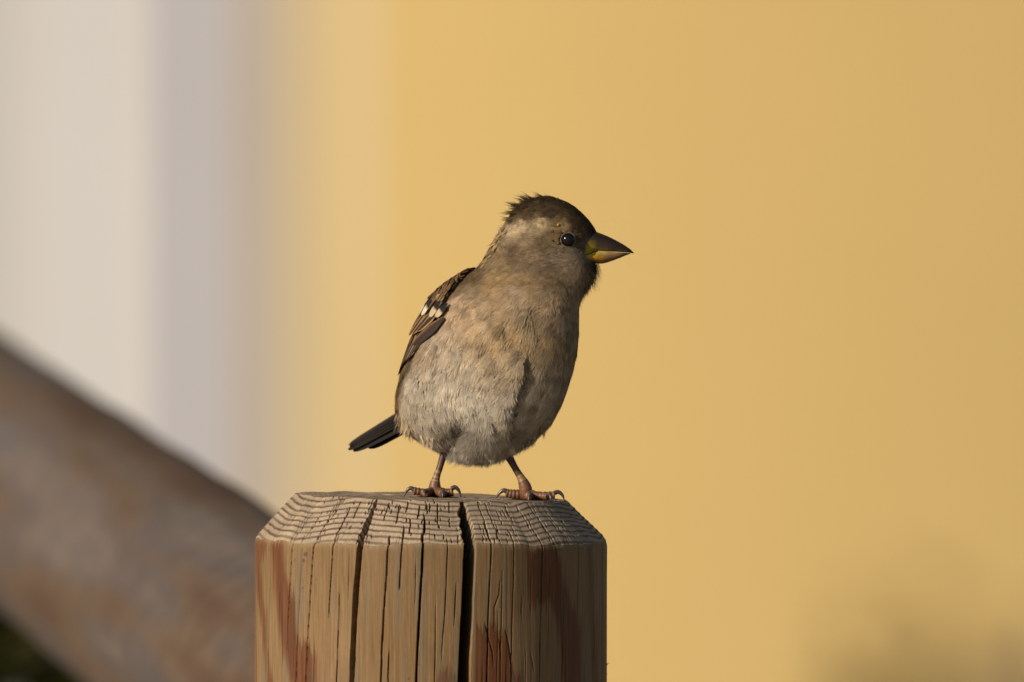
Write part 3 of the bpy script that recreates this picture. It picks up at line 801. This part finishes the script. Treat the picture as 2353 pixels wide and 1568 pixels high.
sets = []
sets.append(feathers(9000, (453, 640), (1.7, 2.8), 9, (0.055, 0.085), 21))
sets.append(feathers(2600, (600, 700), (3.0, 4.4), 12, (0.07, 0.11), 22))
sets.append(feathers(7500, (650, 1054), (4.0, 6.0), 15, (0.075, 0.115), 23))
sets.append(feathers(1500, (990, 1054), (5.0, 8.0), 15, (0.06, 0.09), 24, extra_lift=0.05))
# straggling tufts: nape, chin, flank edge, vent
def tufts(spots, seed, mb=14, bw=0.07, spr=(0.16, 0.34), crl=0.4):
    rs = np.random.default_rng(seed); p = []; n = []; t = []; L_ = []; cc = []; lf = []
    for (px, py, dx, dy, ln_, colr, cnt, jit, *lo) in spots:
        for _ in range(cnt):
            ax_, ay_ = px + rs.normal() * jit, py + rs.normal() * jit
            a = np.interp(ay_, pyl, Ba); cx = np.interp(ay_, pyl, Bcx)
            x = P(ax_, ay_, -0.005)[0]
            cth = np.clip((x - cx) / a, -1, 1); th = 2 * np.pi - math.acos(cth)
            q_, nn_ = skin(np.array([th]), np.array([np.clip(ay_, 454, 1053)]))
            p.append(q_[0]); n.append(nn_[0]); t.append((dx + rs.normal() * 0.12, -0.1, -dy + rs.normal() * 0.12)); L_.append(ln_ * rs.uniform(0.7, 1.15) * 1e-3)
            cc.append(lin(colr) * rs.uniform(0.85, 1.15)); lf.append(rs.uniform(*(lo[0] if lo else (0.0, 0.15))))
    k = len(p); lf = np.array(lf)
    return barbs(np.array(p), np.array(n), np.array(t, float), np.array(L_), rs.uniform(*spr, k), lf, lf * crl, np.array(cc) * GAIN, mb, np.full(k, bw * 1e-3), rs, free=True)
UPR = (0.0, 0.22); MID = (0.0, 0.2)
WHT = (178, 166, 150)
sets.append(tufts([
 (1050,1032,-.5,.9,5.4,WHT,16,7),(1066,1038,-.45,.9,5.1,WHT,16,7),(1088,1040,-.35,1,4.1,WHT,14,7),(1110,1044,-.2,1,3.4,(174,162,146),14,7),(1130,1044,-.05,1,3.8,(170,158,140),14,7),(1150,1040,.1,1,3.8,(166,152,134),12,6),
 (1180,1026,-.1,1,3.4,(186,170,148),10,6),(1205,1012,-.1,1,3.1,(180,160,134),8,6),(1225,1003,-.15,1,3.8,(170,148,120),9,5),(1252,980,-.2,1,3.5,(165,142,112),7,4),(1268,955,-.15,1,2.7,(165,142,112),5,5),
 (946,990,.15,1,3.5,(178,158,130),14,7),(970,1000,.2,1,3.4,(176,156,128),14,7),(995,1006,.2,1,3.3,(168,148,122),12,7),(1014,1010,.2,1,2.9,(110,92,74),12,6)], 31))
sets.append(tufts([
 (1188,486,-.95,.06,5.4,(74,58,40),9,5,MID),(1200,476,-.95,-.12,6.2,(72,56,38),11,5,UPR),(1214,467,-.93,-.3,6.4,(70,55,38),11,5,UPR),(1230,460,-.93,-.32,5.8,(70,55,38),11,5,UPR),(1248,456,-.95,-.25,4.6,(70,55,38),10,5,UPR),(1272,457,-.95,-.28,3.4,(70,55,38),9,6,MID),(1296,465,-.9,-.4,2.4,(70,55,38),8,6,MID),
 (1176,500,-.95,.2,4.0,(86,69,48),8,6,MID),(1162,522,-.85,.5,3.0,(150,126,92),10,5,MID),(1148,542,-.75,.6,2.8,(160,134,96),10,5,MID),(1136,560,-.7,.7,2.6,(156,130,92),10,5,MID),(1124,582,-.65,.75,2.4,(150,124,86),10,5,MID),(1112,600,-.65,.75,2.4,(146,120,82),8,5,MID),
 (1372,604,.22,1,5.4,(84,68,48),10,4,MID),(1368,614,.22,1,6.0,(108,88,64),12,5,MID),(1360,630,.22,1,5.8,(126,104,76),12,5,MID),(1350,648,.2,1,5.0,(134,112,84),12,5,MID),(1336,675,.1,1,3.2,(146,122,92),8,7),(1330,700,.1,1,2.6,(146,122,92),6,7)], 32, mb=6, bw=0.13, spr=(0.08, 0.2), crl=0.12))
for i, (V, F, c) in enumerate(sets):
    sets[i] = (V, F + sum(len(s[0]) for s in sets[:i]), c)
M_plume = attr_mat("plumage", 0.85, 0.12, sheen=0.0, trans=0.42)
plum = mesh_obj("plumage", np.vstack([s[0] for s in sets]), np.concatenate([s[1] for s in sets]), M_plume, body, np.vstack([s[2] for s in sets]))
tag(plum, kind="stuff")

# --- wings: individual feathers laid over the flank in body coordinates
M_quill = attr_mat("flight_feather", 0.7, 0.12, noise=(900, (1, 1, 1)), amp=0.18, trans=0.06)
MIR = math.radians(280)
def wing_xyz(px, py, q_off, h, mirror):
    """px,py image position of a point on the near wing (q_off = extra arc in m); wraps round the flank"""
    a = np.interp(py, pyl, Ba) + h; b_ = np.interp(py, pyl, Bb) + h; cx = np.interp(py, pyl, Bcx)
    x = (px - PXW / 2) * S * (1 + (-0.008) / D)
    c = np.clip((cx - x) / a, -1, 1)
    phi = np.arccos(c)
    over = np.maximum((cx - x) / a - 1, 0)
    phi = phi - over * 3.0 + q_off / b_
    th = np.pi + phi
    if mirror: th = MIR - th
    p = bsurf(th, py); n = bnorm(th, py)
    return p + n * h[..., None] if isinstance(h, np.ndarray) else p + n * h
def feather(root, tip, w, h0, h1, style, parent, mirror=False, bend=0.0, ns=13, nu=9, name="feather"):
    s = np.linspace(0, 1, ns); u = np.linspace(-1, 1, nu)
    r = np.array(root); tp = np.array(tip); d = tp - r; ln_ = np.hypot(*d); d /= ln_; pr = np.array([-d[1], d[0]])
    S_, U_ = np.meshgrid(s, u, indexing='ij')
    wd = w * (0.35 + 0.65 * smooth(0, 0.4, S_)) * np.sqrt(np.clip(1 - np.clip((S_ - 0.62) / 0.385, 0, 1) ** 2.4, 0, 1))
    px = r[0] + d[0] * ln_ * S_ + pr[0] * (bend * np.sin(S_ * np.pi))
    py = r[1] + d[1] * ln_ * S_ + pr[1] * (bend * np.sin(S_ * np.pi)) + pr[1] * U_ * wd * 1.0
    q_off = pr[0] * U_ * wd * S * 1.0
    # across-offset: positive px direction is towards the camera side (larger arc)
    h = h0 + (h1 - h0) * S_ + 0.00030 * (1 - U_ ** 2)
    py = np.clip(py, 455, 1050)
    V = wing_xyz(px, py, q_off, h, mirror).reshape(-1, 3)
    e = np.abs(U_); C_ = np.zeros(S_.shape + (3,))
    def L3(a): return lin(a)[None, None]
    edge = smooth(style.get('e0', 0.55), style.get('e1', 0.8), e + 0.10 * (vnoise(S_ * 9, U_ * 3, r[0]) - 0.5)) 
    if 'side' in style: edge *= smooth(-0.2, 0.4, U_ * style['side'])
    C_ = L3(style['c']) * (1 - edge[..., None]) + L3(style['e']) * edge[..., None]
    if 'tip' in style:
        tt = smooth(style.get('t0', 0.55), style.get('t0', 0.55) + 0.12, S_ + 0.06 * (vnoise(U_ * 4, S_, r[1]) - 0.5))[..., None]
        C_ = C_ * (1 - tt) + L3(style['tip']) * tt
    sh = np.exp(-(U_ / 0.10) ** 2)[..., None] * 0.25
    C_ = C_ * (1 - sh) + C_ * 0.6 * sh
    return mesh_obj(name, V, grid_faces(ns, nu), M_quill, parent, C_.reshape(-1, 3))

DK = (50, 38, 28); BF = (136, 106, 70); BK = (26, 21, 18); RF = (132, 96, 60)
st_prim = dict(c=(44, 34, 26), e=(92, 70, 48), e0=0.7, e1=0.95)
st_sec = dict(c=(44, 34, 25), e=(138, 114, 82), e0=0.45, e1=0.75)
st_tert = dict(c=(46, 34, 27), e=(96, 68, 42), e0=0.35, e1=0.75, side=1)
st_tert2 = dict(c=(44, 34, 26), e=BF, e0=0.55, e1=0.8)
st_gc = dict(c=(42, 32, 23), e=(132, 100, 64), e0=0.35, e1=0.7)
st_mc = dict(c=BK, e=(34, 27, 22), tip=(176, 160, 134), t0=0.52)
st_mc2 = dict(c=BK, e=(34, 27, 22), tip=(156, 136, 104), t0=0.50)
for mirror in (False, True):
    # wing shell under the feathers
    yy = np.linspace(632, 862, 40); ww = np.linspace(-0.55, 1, 14)
    rb = np.interp(yy, [632, 660, 690, 720, 760, 800, 840, 862], [1052, 1040, 1018, 1000, 985, 958, 930, 918])
    YY, WW = np.meshgrid(yy, ww, indexing='ij')
    a = np.interp(yy, pyl, Ba); cx = np.interp(yy, pyl, Bcx)
    phr = np.arccos(np.clip((cx - (rb - PXW / 2) * S) / a, -1, 1))
    TH = np.pi + phr[:, None] * WW + np.where(WW < 0, 0.5, 0) * WW
    if mirror: TH = MIR - TH
    p = bsurf(TH, YY); n = bnorm(TH, YY)
    hh = (0.0009 * (1 - np.clip(WW, 0, 1) ** 6) * smooth(632, 650, YY) - 0.0006 * (1 - smooth(632, 645, YY)))[..., None]
    V = (p + n * hh).reshape(-1, 3)
    cw = np.repeat(np.repeat(lin((112, 84, 54))[None, None], 40, 0), 14, 1) * (0.6 + 0.6 * vnoise(TH * 26, YY / 9, 3.0))[..., None]
    wing = mesh_obj("wing", V, grid_faces(40, 14), M_quill, bird, cw.reshape(-1, 3))
    W = lambda root, tip, w, h0, h1, style, **k: feather(c4(*root), c4(*tip), w / 3.0735 / 1.7408, h0 * 1e-3, h1 * 1e-3, style, wing, mirror, **k)
    W((280, 840), (88, 1405), 46, 0.9, 0.9, st_prim); W((240, 860), (60, 1360), 44, 0.7, 0.7, st_prim); W((310, 860), (110, 1340), 34, 1.0, 1.0, st_prim)
    W((350, 880), (150, 1265), 30, 1.1, 1.1, st_sec); W((390, 890), (190, 1230), 26, 1.25, 1.2, st_sec); W((420, 900), (232, 1185), 26, 1.4, 1.3, st_sec); W((450, 880), (280, 1120), 26, 1.5, 1.4, st_prim)
    W((660, 700), (278, 1032), 64, 1.7, 1.7, st_tert)
    W((580, 640), (330, 870), 44, 2.0, 1.9, st_tert2); W((500, 640), (270, 910), 40, 2.1, 2.0, st_gc); W((450, 620), (225, 930), 38, 2.2, 2.1, st_gc); W((400, 610), (195, 925), 36, 2.1, 2.0, st_gc); W((360, 600), (170, 900), 36, 1.9, 1.8, st_gc); W((300, 610), (120, 900), 36, 1.6, 1.6, st_gc)
    W((520, 470), (372, 690), 44, 2.6, 2.5, st_mc); W((450, 460), (330, 650), 40, 2.4, 2.3, st_mc); W((620, 490), (478, 705), 46, 2.6, 2.5, st_mc2); W((700, 540), (556, 700), 40, 2.3, 2.3, st_mc2); W((380, 450), (270, 620), 40, 2.0, 2.0, st_mc)
    rs = np.random.default_rng(77)
    rows = [(470, 400, 640, 95), (410, 430, 690, 95), (350, 470, 730, 95), (290, 500, 780, 95), (230, 560, 820, 95), (175, 640, 850, 95)]
    for ri, (yy_, xa, xb, lnf) in enumerate(rows):
        for x_ in np.arange(xa - 40, xb, 46):
            jx_, jy_ = rs.normal() * 6, rs.normal() * 8
            brn = [(106, 80, 51), (94, 69, 43), (118, 92, 61), (84, 63, 40)][rs.integers(4)]
            stl = dict(c=(56, 42, 30) if rs.random() < 0.55 else (92, 66, 42), e=brn, e0=0.22, e1=0.6)
            W((x_ + 30 + jx_, yy_ - 40 + jy_), (x_ - 26 + jx_, yy_ + 52 + jy_), 32, 2.5 - 0.12 * ri, 2.9 - 0.12 * ri, stl, ns=8, nu=7)

# --- tail
def c5(x, y): return ((1380 + x / 7.467) / 1.7408, (1620 + y / 7.467) / 1.7408)
tail = None
def tail_feather(root, tip, w0, w1, y0, y1, style, tipcut=0.0, parent=None, camber=0.0006, name="feather"):
    ns, nu = 18, 9
    s = np.linspace(0, 1, ns); u = np.linspace(-1, 1, nu); S_, U_ = np.meshgrid(s, u, indexing='ij')
    r = np.array(c5(*root)); tp = np.array(c5(*tip)); d = tp - r; ln_ = np.hypot(*d); d /= ln_; pr = np.array([-d[1], d[0]])
    sc_ = 1 / 7.467 / 1.7408
    wd = (w0 + (w1 - w0) * S_) * sc_ * np.sqrt(np.clip(1 - np.clip((S_ - 0.78 - 0.12 * U_ * tipcut) / (0.225 - 0.12 * U_ * tipcut), 0, 1) ** 2.2, 0, 1))
    px = r[0] + d[0] * ln_ * S_ + pr[0] * U_ * wd; py = r[1] + d[1] * ln_ * S_ + pr[1] * U_ * wd
    V = np.array([P(a, b_, y) for a, b_, y in zip(px.ravel(), py.ravel(), (y0 + (y1 - y0) * S_ - camber * (1 - U_ ** 2) + 0.0034 * U_).ravel())])
    e = smooth(style.get('e0', 0.7), style.get('e1', 0.92), np.abs(U_)) * (smooth(-0.2, 0.3, U_ * style.get('side', 0)) if 'side' in style else 1)
    C_ = lin(style['c'])[None, None] * (1 - e[..., None]) + lin(style['e'])[None, None] * e[..., None]
    sh = np.exp(-((U_ - style.get('shaft', 9)) / 0.09) ** 2)[..., None]
    C_ = C_ * (1 - sh) + lin((110, 86, 60))[None, None] * sh
    return mesh_obj(name, V, grid_faces(ns, nu), M_quill, parent, C_.reshape(-1, 3))
tail = empty("tail", tuple(P(960, 970, 0.012))); tail.parent = bird; tail.matrix_parent_inverse = bird.matrix_basis.inverted()
sty_t = dict(c=(27, 22, 17), e=(104, 86, 66), e0=0.62, e1=0.9, side=1)
sty_b = dict(c=(31, 25, 20), e=(96, 78, 56), e0=0.84, e1=0.97, side=1)
tail_feather((2000, 20), (110, 1195), 70, 62, 0.020, 0.038, dict(c=(26, 21, 16), e=(66, 54, 42), e0=0.3, e1=0.9, side=1), 0, tail)
tail_feather((2020, 100), (130, 1240), 74, 60, 0.0185, 0.036, sty_t, 0, tail)
tail_feather((2040, 190), (90, 1330), 74, 66, 0.017, 0.034, sty_t, 0, tail)
tail_feather((2060, 290), (120, 1352), 84, 70, 0.0155, 0.032, sty_t, 0, tail)
tail_feather((2100, 420), (250, 1385), 130, 120, 0.014, 0.030, sty_b, 0.8, tail)
tail_feather((2140, 520), (700, 1290), 140, 140, 0.0150, 0.028, sty_b, 0.9, tail)
tail_feather((1980, 10), (180, 1160), 50, 50, 0.024, 0.042, sty_t, 0, tail)
tail_feather((2000, 120), (200, 1250), 60, 60, 0.026, 0.044, sty_t, 0, tail)
# tail coverts hiding the base
V, F, c = tufts([(925, 965, -.1, 1, 5.0, (170, 148, 118), 26, 9), (935, 985, .0, 1, 4.6, (174, 152, 122), 22, 7), (912, 945, -.2, 1, 4.6, (160, 138, 108), 14, 6)], 44)
cov = mesh_obj("tail_coverts", V, F, M_plume, body, c); tag(cov, kind="stuff")

# --- eye
ex = P(EYE[0], EYE[1], 0)
cy_l = np.interp(EYE[1], pyl, Bc)
th_e = 2 * np.pi - math.acos(np.clip((P(EYE[0], EYE[1], -0.015)[0] - np.interp(EYE[1], pyl, Bcx)) / np.interp(EYE[1], pyl, Ba), -1, 1))
pe, ne = skin(np.array([th_e]), np.array([EYE[1]])); pe, ne = pe[0], ne[0]
ctr = P(EYE[0], EYE[1], pe[1] + 0.00125)
def sphere(c, r, nv=24, nu=32, sx=(1, 1, 1)):
    a = np.linspace(0.02, np.pi - 0.02, nv); b_ = np.linspace(0, 2 * np.pi, nu, endpoint=False)
    A, B_ = np.meshgrid(a, b_, indexing='ij')
    V = np.stack([np.sin(A) * np.cos(B_), np.sin(A) * np.sin(B_), np.cos(A)], -1).reshape(-1, 3) * r * np.asarray(sx) + c
    F = [grid_faces(nv, nu, True)[:, ::-1], np.arange(nu)[None, :], ((nv - 1) * nu + np.arange(nu))[None, ::-1]]
    return V, F
m, N, L, B = new_mat("eye_gloss")
n1 = noise_node(N, L, 300); r1 = ramp_node(N, [(0.4, (0.004, 0.003, 0.003)), (0.7, (0.010, 0.006, 0.004))])
L.new(n1.outputs["Fac"], r1.inputs[0]); L.new(r1.outputs[0], B.inputs["Base Color"])
B.inputs["Roughness"].default_value = 0.14; B.inputs["Specular IOR Level"].default_value = 0.16
M_eye = m
V, F = sphere(ctr, 0.00265); eye = mesh_obj("eye", V, F, M_eye, bird)
tag(eye, "glossy black eye")
# eyelid ring
a = np.linspace(0, 2 * np.pi, 40)
rng_ = np.stack([ctr[0] + 0.00248 * np.cos(a) * 1.0, np.full(40, ctr[1] - 0.00115) + 0.0003 * np.cos(a), ctr[2] + 0.00248 * np.sin(a) * 0.98], 1)
V, F = tube(rng_, np.full(40, 0.00022) * (0.8 + 0.4 * vnoise(a * 3, 0.2, 0.1)), 8, close=False)
M_lid = noise_mat("eyelid", [(0.3, C(60, 50, 42)), (0.7, C(112, 96, 80))], 900, rough=0.8)
mesh_obj("eyelid", V, F, M_lid, eye)
V, F = sphere(ctr, 0.00275, sx=(1, 1, 1)); 
V[:, 1] = np.where(V[:, 1] < ctr[1], 2 * ctr[1] - V[:, 1], V[:, 1])

# --- bill
def bill(top_pts, bot_pts, half_w, tipx, colf, name, cut):
    """loft between an upper and a lower outline (px,py); half widths in mm along the way"""
    nx, na = 34, 26
    t = np.linspace(0, 1, nx)
    tp = spline(top_pts, nx); bt = spline(bot_pts, nx)
    hw = np.interp(t, np.linspace(0, 1, len(half_w)), half_w) * 1e-3
    yc = -0.0055
    A = np.linspace(0, 2 * np.pi, na, endpoint=False)
    V = []; Cc = []
    for i in range(nx):
        p_t = P(tp[i, 0], tp[i, 1], yc); p_b = P(bt[i, 0], bt[i, 1], yc)
        mid = (p_t + p_b) / 2; hv = (p_t - p_b) / 2
        for a_ in A:
            ca, sa = math.cos(a_), math.sin(a_)
            # flat on the cutting edge, rounded on the outside
            if cut == 'bottom': v = sa if sa > 0 else -min(1, abs(sa) * 2.2); w = abs(ca) ** (0.75 if sa > 0 else 0.35)
            else: v = sa if sa < 0 else min(1, abs(sa) * 2.2); w = abs(ca) ** (0.75 if sa < 0 else 0.35)
            V.append(mid + hv * v + np.array([0, hw[i] * math.copysign(w, ca), 0]))
            Cc.append(colf(tp[i, 0], t[i], v))
    V = np.array(V); Cc = np.array(Cc)
    V = np.vstack([V, V[:na].mean(0), V[-na:].mean(0)]); Cc = np.vstack([Cc, Cc[:1], Cc[-1:]])
    jj = np.arange(na); j2 = (jj + 1) % na
    F = [grid_faces(nx, na, True), np.stack([j2, jj, np.full(na, nx * na)], 1), np.stack([(nx - 1) * na + jj, (nx - 1) * na + j2, np.full(na, nx * na + 1)], 1)]
    return mesh_obj(name, V, F, M_bill, bird, Cc)
M_bill = attr_mat("horn", 0.5, 0.12, noise=(700, (1, 1, 1)), amp=0.22, bump=(0.15, 0.0001))
def cu(x, t, v):
    dark = lin((36, 29, 25)); br = lin((70, 52, 40)); ye = lin((140, 122, 18))
    c = dark * 0.6 + br * 0.4 if v > -0.2 else br
    c = dark + (br - dark) * float(np.clip(0.55 - 0.8 * v - 0.5 * t, 0, 1))
    y = float((1 - smooth(1366, 1384, x)) * smooth(0.45, -0.35, np.array(v)) if True else 0)
    y = float((1 - smooth(1362, 1378, x)) * (1 - smooth(-0.5, 0.35, v)) * 0.9)
    rim = float((1 - smooth(-0.95, -0.7, v)) * (1 - smooth(1420, 1445, x))) * 0.55
    return c * (1 - max(y, rim)) + ye * max(y, rim)
def cl2(x, t, v):
    ye = lin((152, 108, 18)); pk = lin((104, 74, 48)); dk = lin((38, 32, 29))
    a = float(smooth(1368, 1405, x)); b_ = float(smooth(1405, 1450, x))
    c = ye * (1 - a) + pk * a; c = c * (1 - b_) + dk * b_
    e = float(smooth(0.3, 0.9, v)) * 0.5 * (1 - b_)
    c = c * (1 - e) + lin((176, 160, 96)) * e
    lo = float(1 - smooth(-0.9, -0.3, v)) * 0.45
    return c * (1 - lo) + lin((96, 62, 34)) * lo
bill([(1340, 540), (1360, 531), (1376, 535), (1401.6, 545.5), (1429, 560), (1447, 572), (1456.5, 581.5)], [(1336, 585.5), (1352, 583.5), (1370.5, 577.2), (1395, 578.6), (1411, 578.8), (1440, 580.5), (1456, 583)],
     [6.4, 5.7, 4.8, 3.8, 2.7, 1.6, 0.25], 1456, cu, "upper_mandible", 'bottom')
bill([(1337, 587), (1353, 585), (1371, 578.6), (1395, 580.0), (1411, 580.2), (1436, 581.2), (1449, 582.2)], [(1338, 594), (1352, 603), (1372, 606.2), (1390, 605.3), (1420, 595), (1438, 587.5), (1449, 583.6)],
     [6.2, 5.4, 4.5, 3.5, 2.4, 1.3, 0.3], 1449, cl2, "lower_mandible", 'top')
q = P(1379, 553, -0.0055 - 0.0030); V, F = sphere(q, 0.0006, 10, 12, (1.4, 1, 0.8))
M_dark = noise_mat("nostril_dark", [(0.4, (0.01, 0.008, 0.006)), (0.6, (0.02, 0.016, 0.012))], 500)
mesh_obj("nostril", V, F, M_dark, bird)
# pollen grain caught above the eye
th_ = 2 * np.pi - math.acos((P(1282.5, 517, -0.014)[0] - np.interp(517, pyl, Bcx)) / np.interp(517, pyl, Ba))
q_, n_ = skin(np.array([th_]), np.array([517.0])); V, F = sphere(P(1282.5, 517, q_[0][1] - 0.0009), 0.00045, 10, 12)
M_pollen = noise_mat("pollen", [(0.4, C(150, 108, 16)), (0.6, C(165, 125, 26))], 600)
pg = mesh_obj("pollen_grain", V, F, M_pollen, bird)

# --- legs and feet
M_leg = attr_mat("scaly_skin", 0.5, 0.35, noise=(500, (1, 1, 1)), amp=0.25, bump=(0.3, 0.0002))
M_claw = noise_mat("claw", [(0.3, C(36, 28, 27)), (0.7, C(72, 58, 55))], 400, rough=0.35, spec=0.5)
LEGC = lin((90, 57, 33)); LEGD = lin((58, 33, 20)); LEGL = lin((134, 106, 68))
def leg_tube(pts, n, nseg, parent, name, scute=0.06, freq=14, colf=None):
    q = spline(pts, n)
    t = np.linspace(0, 1, n)
    rad = q[:, 3] * (1 + scute * np.sin(t * freq * 2 * np.pi) + 0.05 * (vnoise(t * 30, pts[0][0] * 900, 1.0) - 0.5))
    V, F = tube(q[:, :3], rad, nseg)
    cc = colf(t) if colf else LEGC[None] * (0.7 + 0.6 * vnoise(t * 18, pts[0][0] * 900, 3.0))[:, None]
    cc = np.repeat(cc, nseg, 0); cc = np.vstack([cc, cc[:1], cc[-1:]])
    return mesh_obj(name, V, F, M_leg, parent, cc)
def foot(fx, fy, shank, toes, bands):
    z0 = top_z((fx - PXW / 2) * S)
    pts = [list(P(a, b_, y)) + [r * 1e-3] for a, b_, y, r in shank]
    def cf(t):
        v = vnoise(t * 26, fx, 2.0)[:, None]
        c = LEGD * (1 - smooth(0.3, 0.75, t))[:, None] + LEGC * smooth(0.3, 0.75, t)[:, None]
        c = c * (0.75 + 0.5 * v)
        for b0, b1 in bands:
            k = (smooth(b0 - 0.015, b0, t) * (1 - smooth(b1, b1 + 0.015, t)))[:, None] * 0.75
            c = c * (1 - k) + LEGL * k
        return c
    leg = leg_tube(pts, 70, 16, bird, "leg", 0.0, 1, cf)
    # wrinkles at the ankle
    me = leg.data
    for path, claw in toes:
        def W3(dx, dy, h): 
            x = (fx + dx - PXW / 2) * S
            return [x, fy + dy * 1e-3, top_z(x) + h * 1e-3]
        leg_tube([W3(dx, dy, max(h, r * 0.92)) + [r * 1e-3] for dx, dy, h, r in path], 36, 12, leg, "toe", 0.07, 5.5)
        cq = spline([W3(*c[:3]) + [c[3] * 1e-3] for c in claw], 22)
        V, F = tube(cq[:, :3], cq[:, 3], 10)
        mesh_obj("claw", V, F, M_claw, leg)
foot(997, -0.0065,
     [(1046, 972, -0.006, 3.4), (1032, 1010, -0.006, 2.5), (1024, 1034, -0.006, 1.65), (1016, 1056, -0.0062, 1.22), (1010, 1076, -0.0063, 1.12), (1003, 1096, -0.0064, 1.25), (1000, 1110, -0.0065, 1.75), (999, 1122, -0.0065, 2.15), (999, 1132, -0.0065, 2.1)],
     [([(2, 0.8, 1.9, 1.9), (-14, 0.6, 1.4, 1.45), (-30, 0.6, 1.7, 1.25), (-46, 0.6, 2.0, 1.35)], [(-44, 0.6, 2.3, 0.85), (-53, 0.6, 2.9, 0.7), (-61, 0.6, 2.1, 0.5), (-68, 0.6, 0.15, 0.12)]),
      ([(0, 0, 2.0, 1.9), (-8, -2.5, 1.7, 1.6), (-16, -5.5, 1.6, 1.45), (-20, -8.2, 1.7, 1.3)], [(-20, -8.4, 2.2, 0.75), (-21, -10.0, 2.4, 0.65), (-21, -11.2, 1.4, 0.4), (-21, -11.6, 0.1, 0.12)]),
      ([(2, 0, 2.0, 1.9), (10, -3.0, 1.9, 1.6), (16, -6.0, 1.7, 1.45), (20, -8.6, 1.6, 1.3)], [(20, -8.8, 2.2, 0.75), (21, -10.4, 2.3, 0.65), (21, -11.6, 1.3, 0.4), (21, -12.0, 0.1, 0.12)]),
      ([(3, 0.6, 2.2, 1.9), (18, 0.4, 1.8, 1.6), (32, 0.2, 1.6, 1.5), (44, 0.0, 2.0, 1.45)], [(40, 0.0, 3.0, 0.85), (49, 0.0, 3.6, 0.75), (58, 0.0, 2.4, 0.5), (63, 0.0, 0.15, 0.12)])],
     [(0.545, 0.56), (0.62, 0.64), (0.69, 0.71)])
foot(1207, -0.0065,
     [(1138, 985, -0.006, 3.2), (1152, 1022, -0.006, 2.2), (1166, 1044, -0.006, 1.6), (1176, 1062, -0.0062, 1.25), (1186, 1080, -0.0063, 1.15), (1196, 1096, -0.0064, 1.3), (1202, 1108, -0.0065, 1.75), (1207, 1121, -0.0065, 2.15), (1209, 1132, -0.0065, 2.1)],
     [([(0, 0.8, 2.0, 2.0), (-14, 0.6, 1.7, 1.75), (-30, 0.4, 1.8, 1.6), (-44, 0.2, 2.2, 1.35)], [(-42, 0.2, 2.6, 0.85), (-50, 0.2, 3.0, 0.75), (-60, 0.2, 1.9, 0.5), (-68, 0.2, 0.15, 0.12)]),
      ([(0, 0, 2.0, 2.0), (4, -3.0, 1.8, 1.6), (7, -6.0, 1.6, 1.45), (9, -9.0, 1.6, 1.3)], [(9, -9.2, 2.2, 0.75), (10, -10.8, 2.4, 0.65), (8, -12.0, 1.4, 0.4), (7, -12.6, 0.1, 0.12)]),
      ([(3, 0, 2.2, 2.0), (20, -1.0, 1.7, 1.5), (40, -1.4, 1.6, 1.35), (56, -1.4, 1.9, 1.2), (68, -1.4, 2.0, 1.2)], [(66, -1.4, 2.6, 0.8), (76, -1.4, 3.0, 0.7), (85, -1.4, 2.0, 0.5), (90, -1.4, 0.15, 0.12)]),
      ([(3, 0, 2.0, 1.9), (22, -3.5, 1.6, 1.5), (40, -6.2, 1.6, 1.35), (52, -7.6, 1.6, 1.25)], [(52, -7.8, 2.2, 0.75), (56, -9.2, 2.3, 0.6), (58, -10.2, 1.3, 0.4), (59, -10.6, 0.1, 0.12)])],
     [(0.60, 0.625), (0.655, 0.665), (0.70, 0.715)])
print("verts", sum(len(o.data.vertices) for o in col.objects if o.type == 'MESH'), "tris ~", sum(sum(1 for _ in o.data.polygons) for o in col.objects if o.type == 'MESH') * 2)
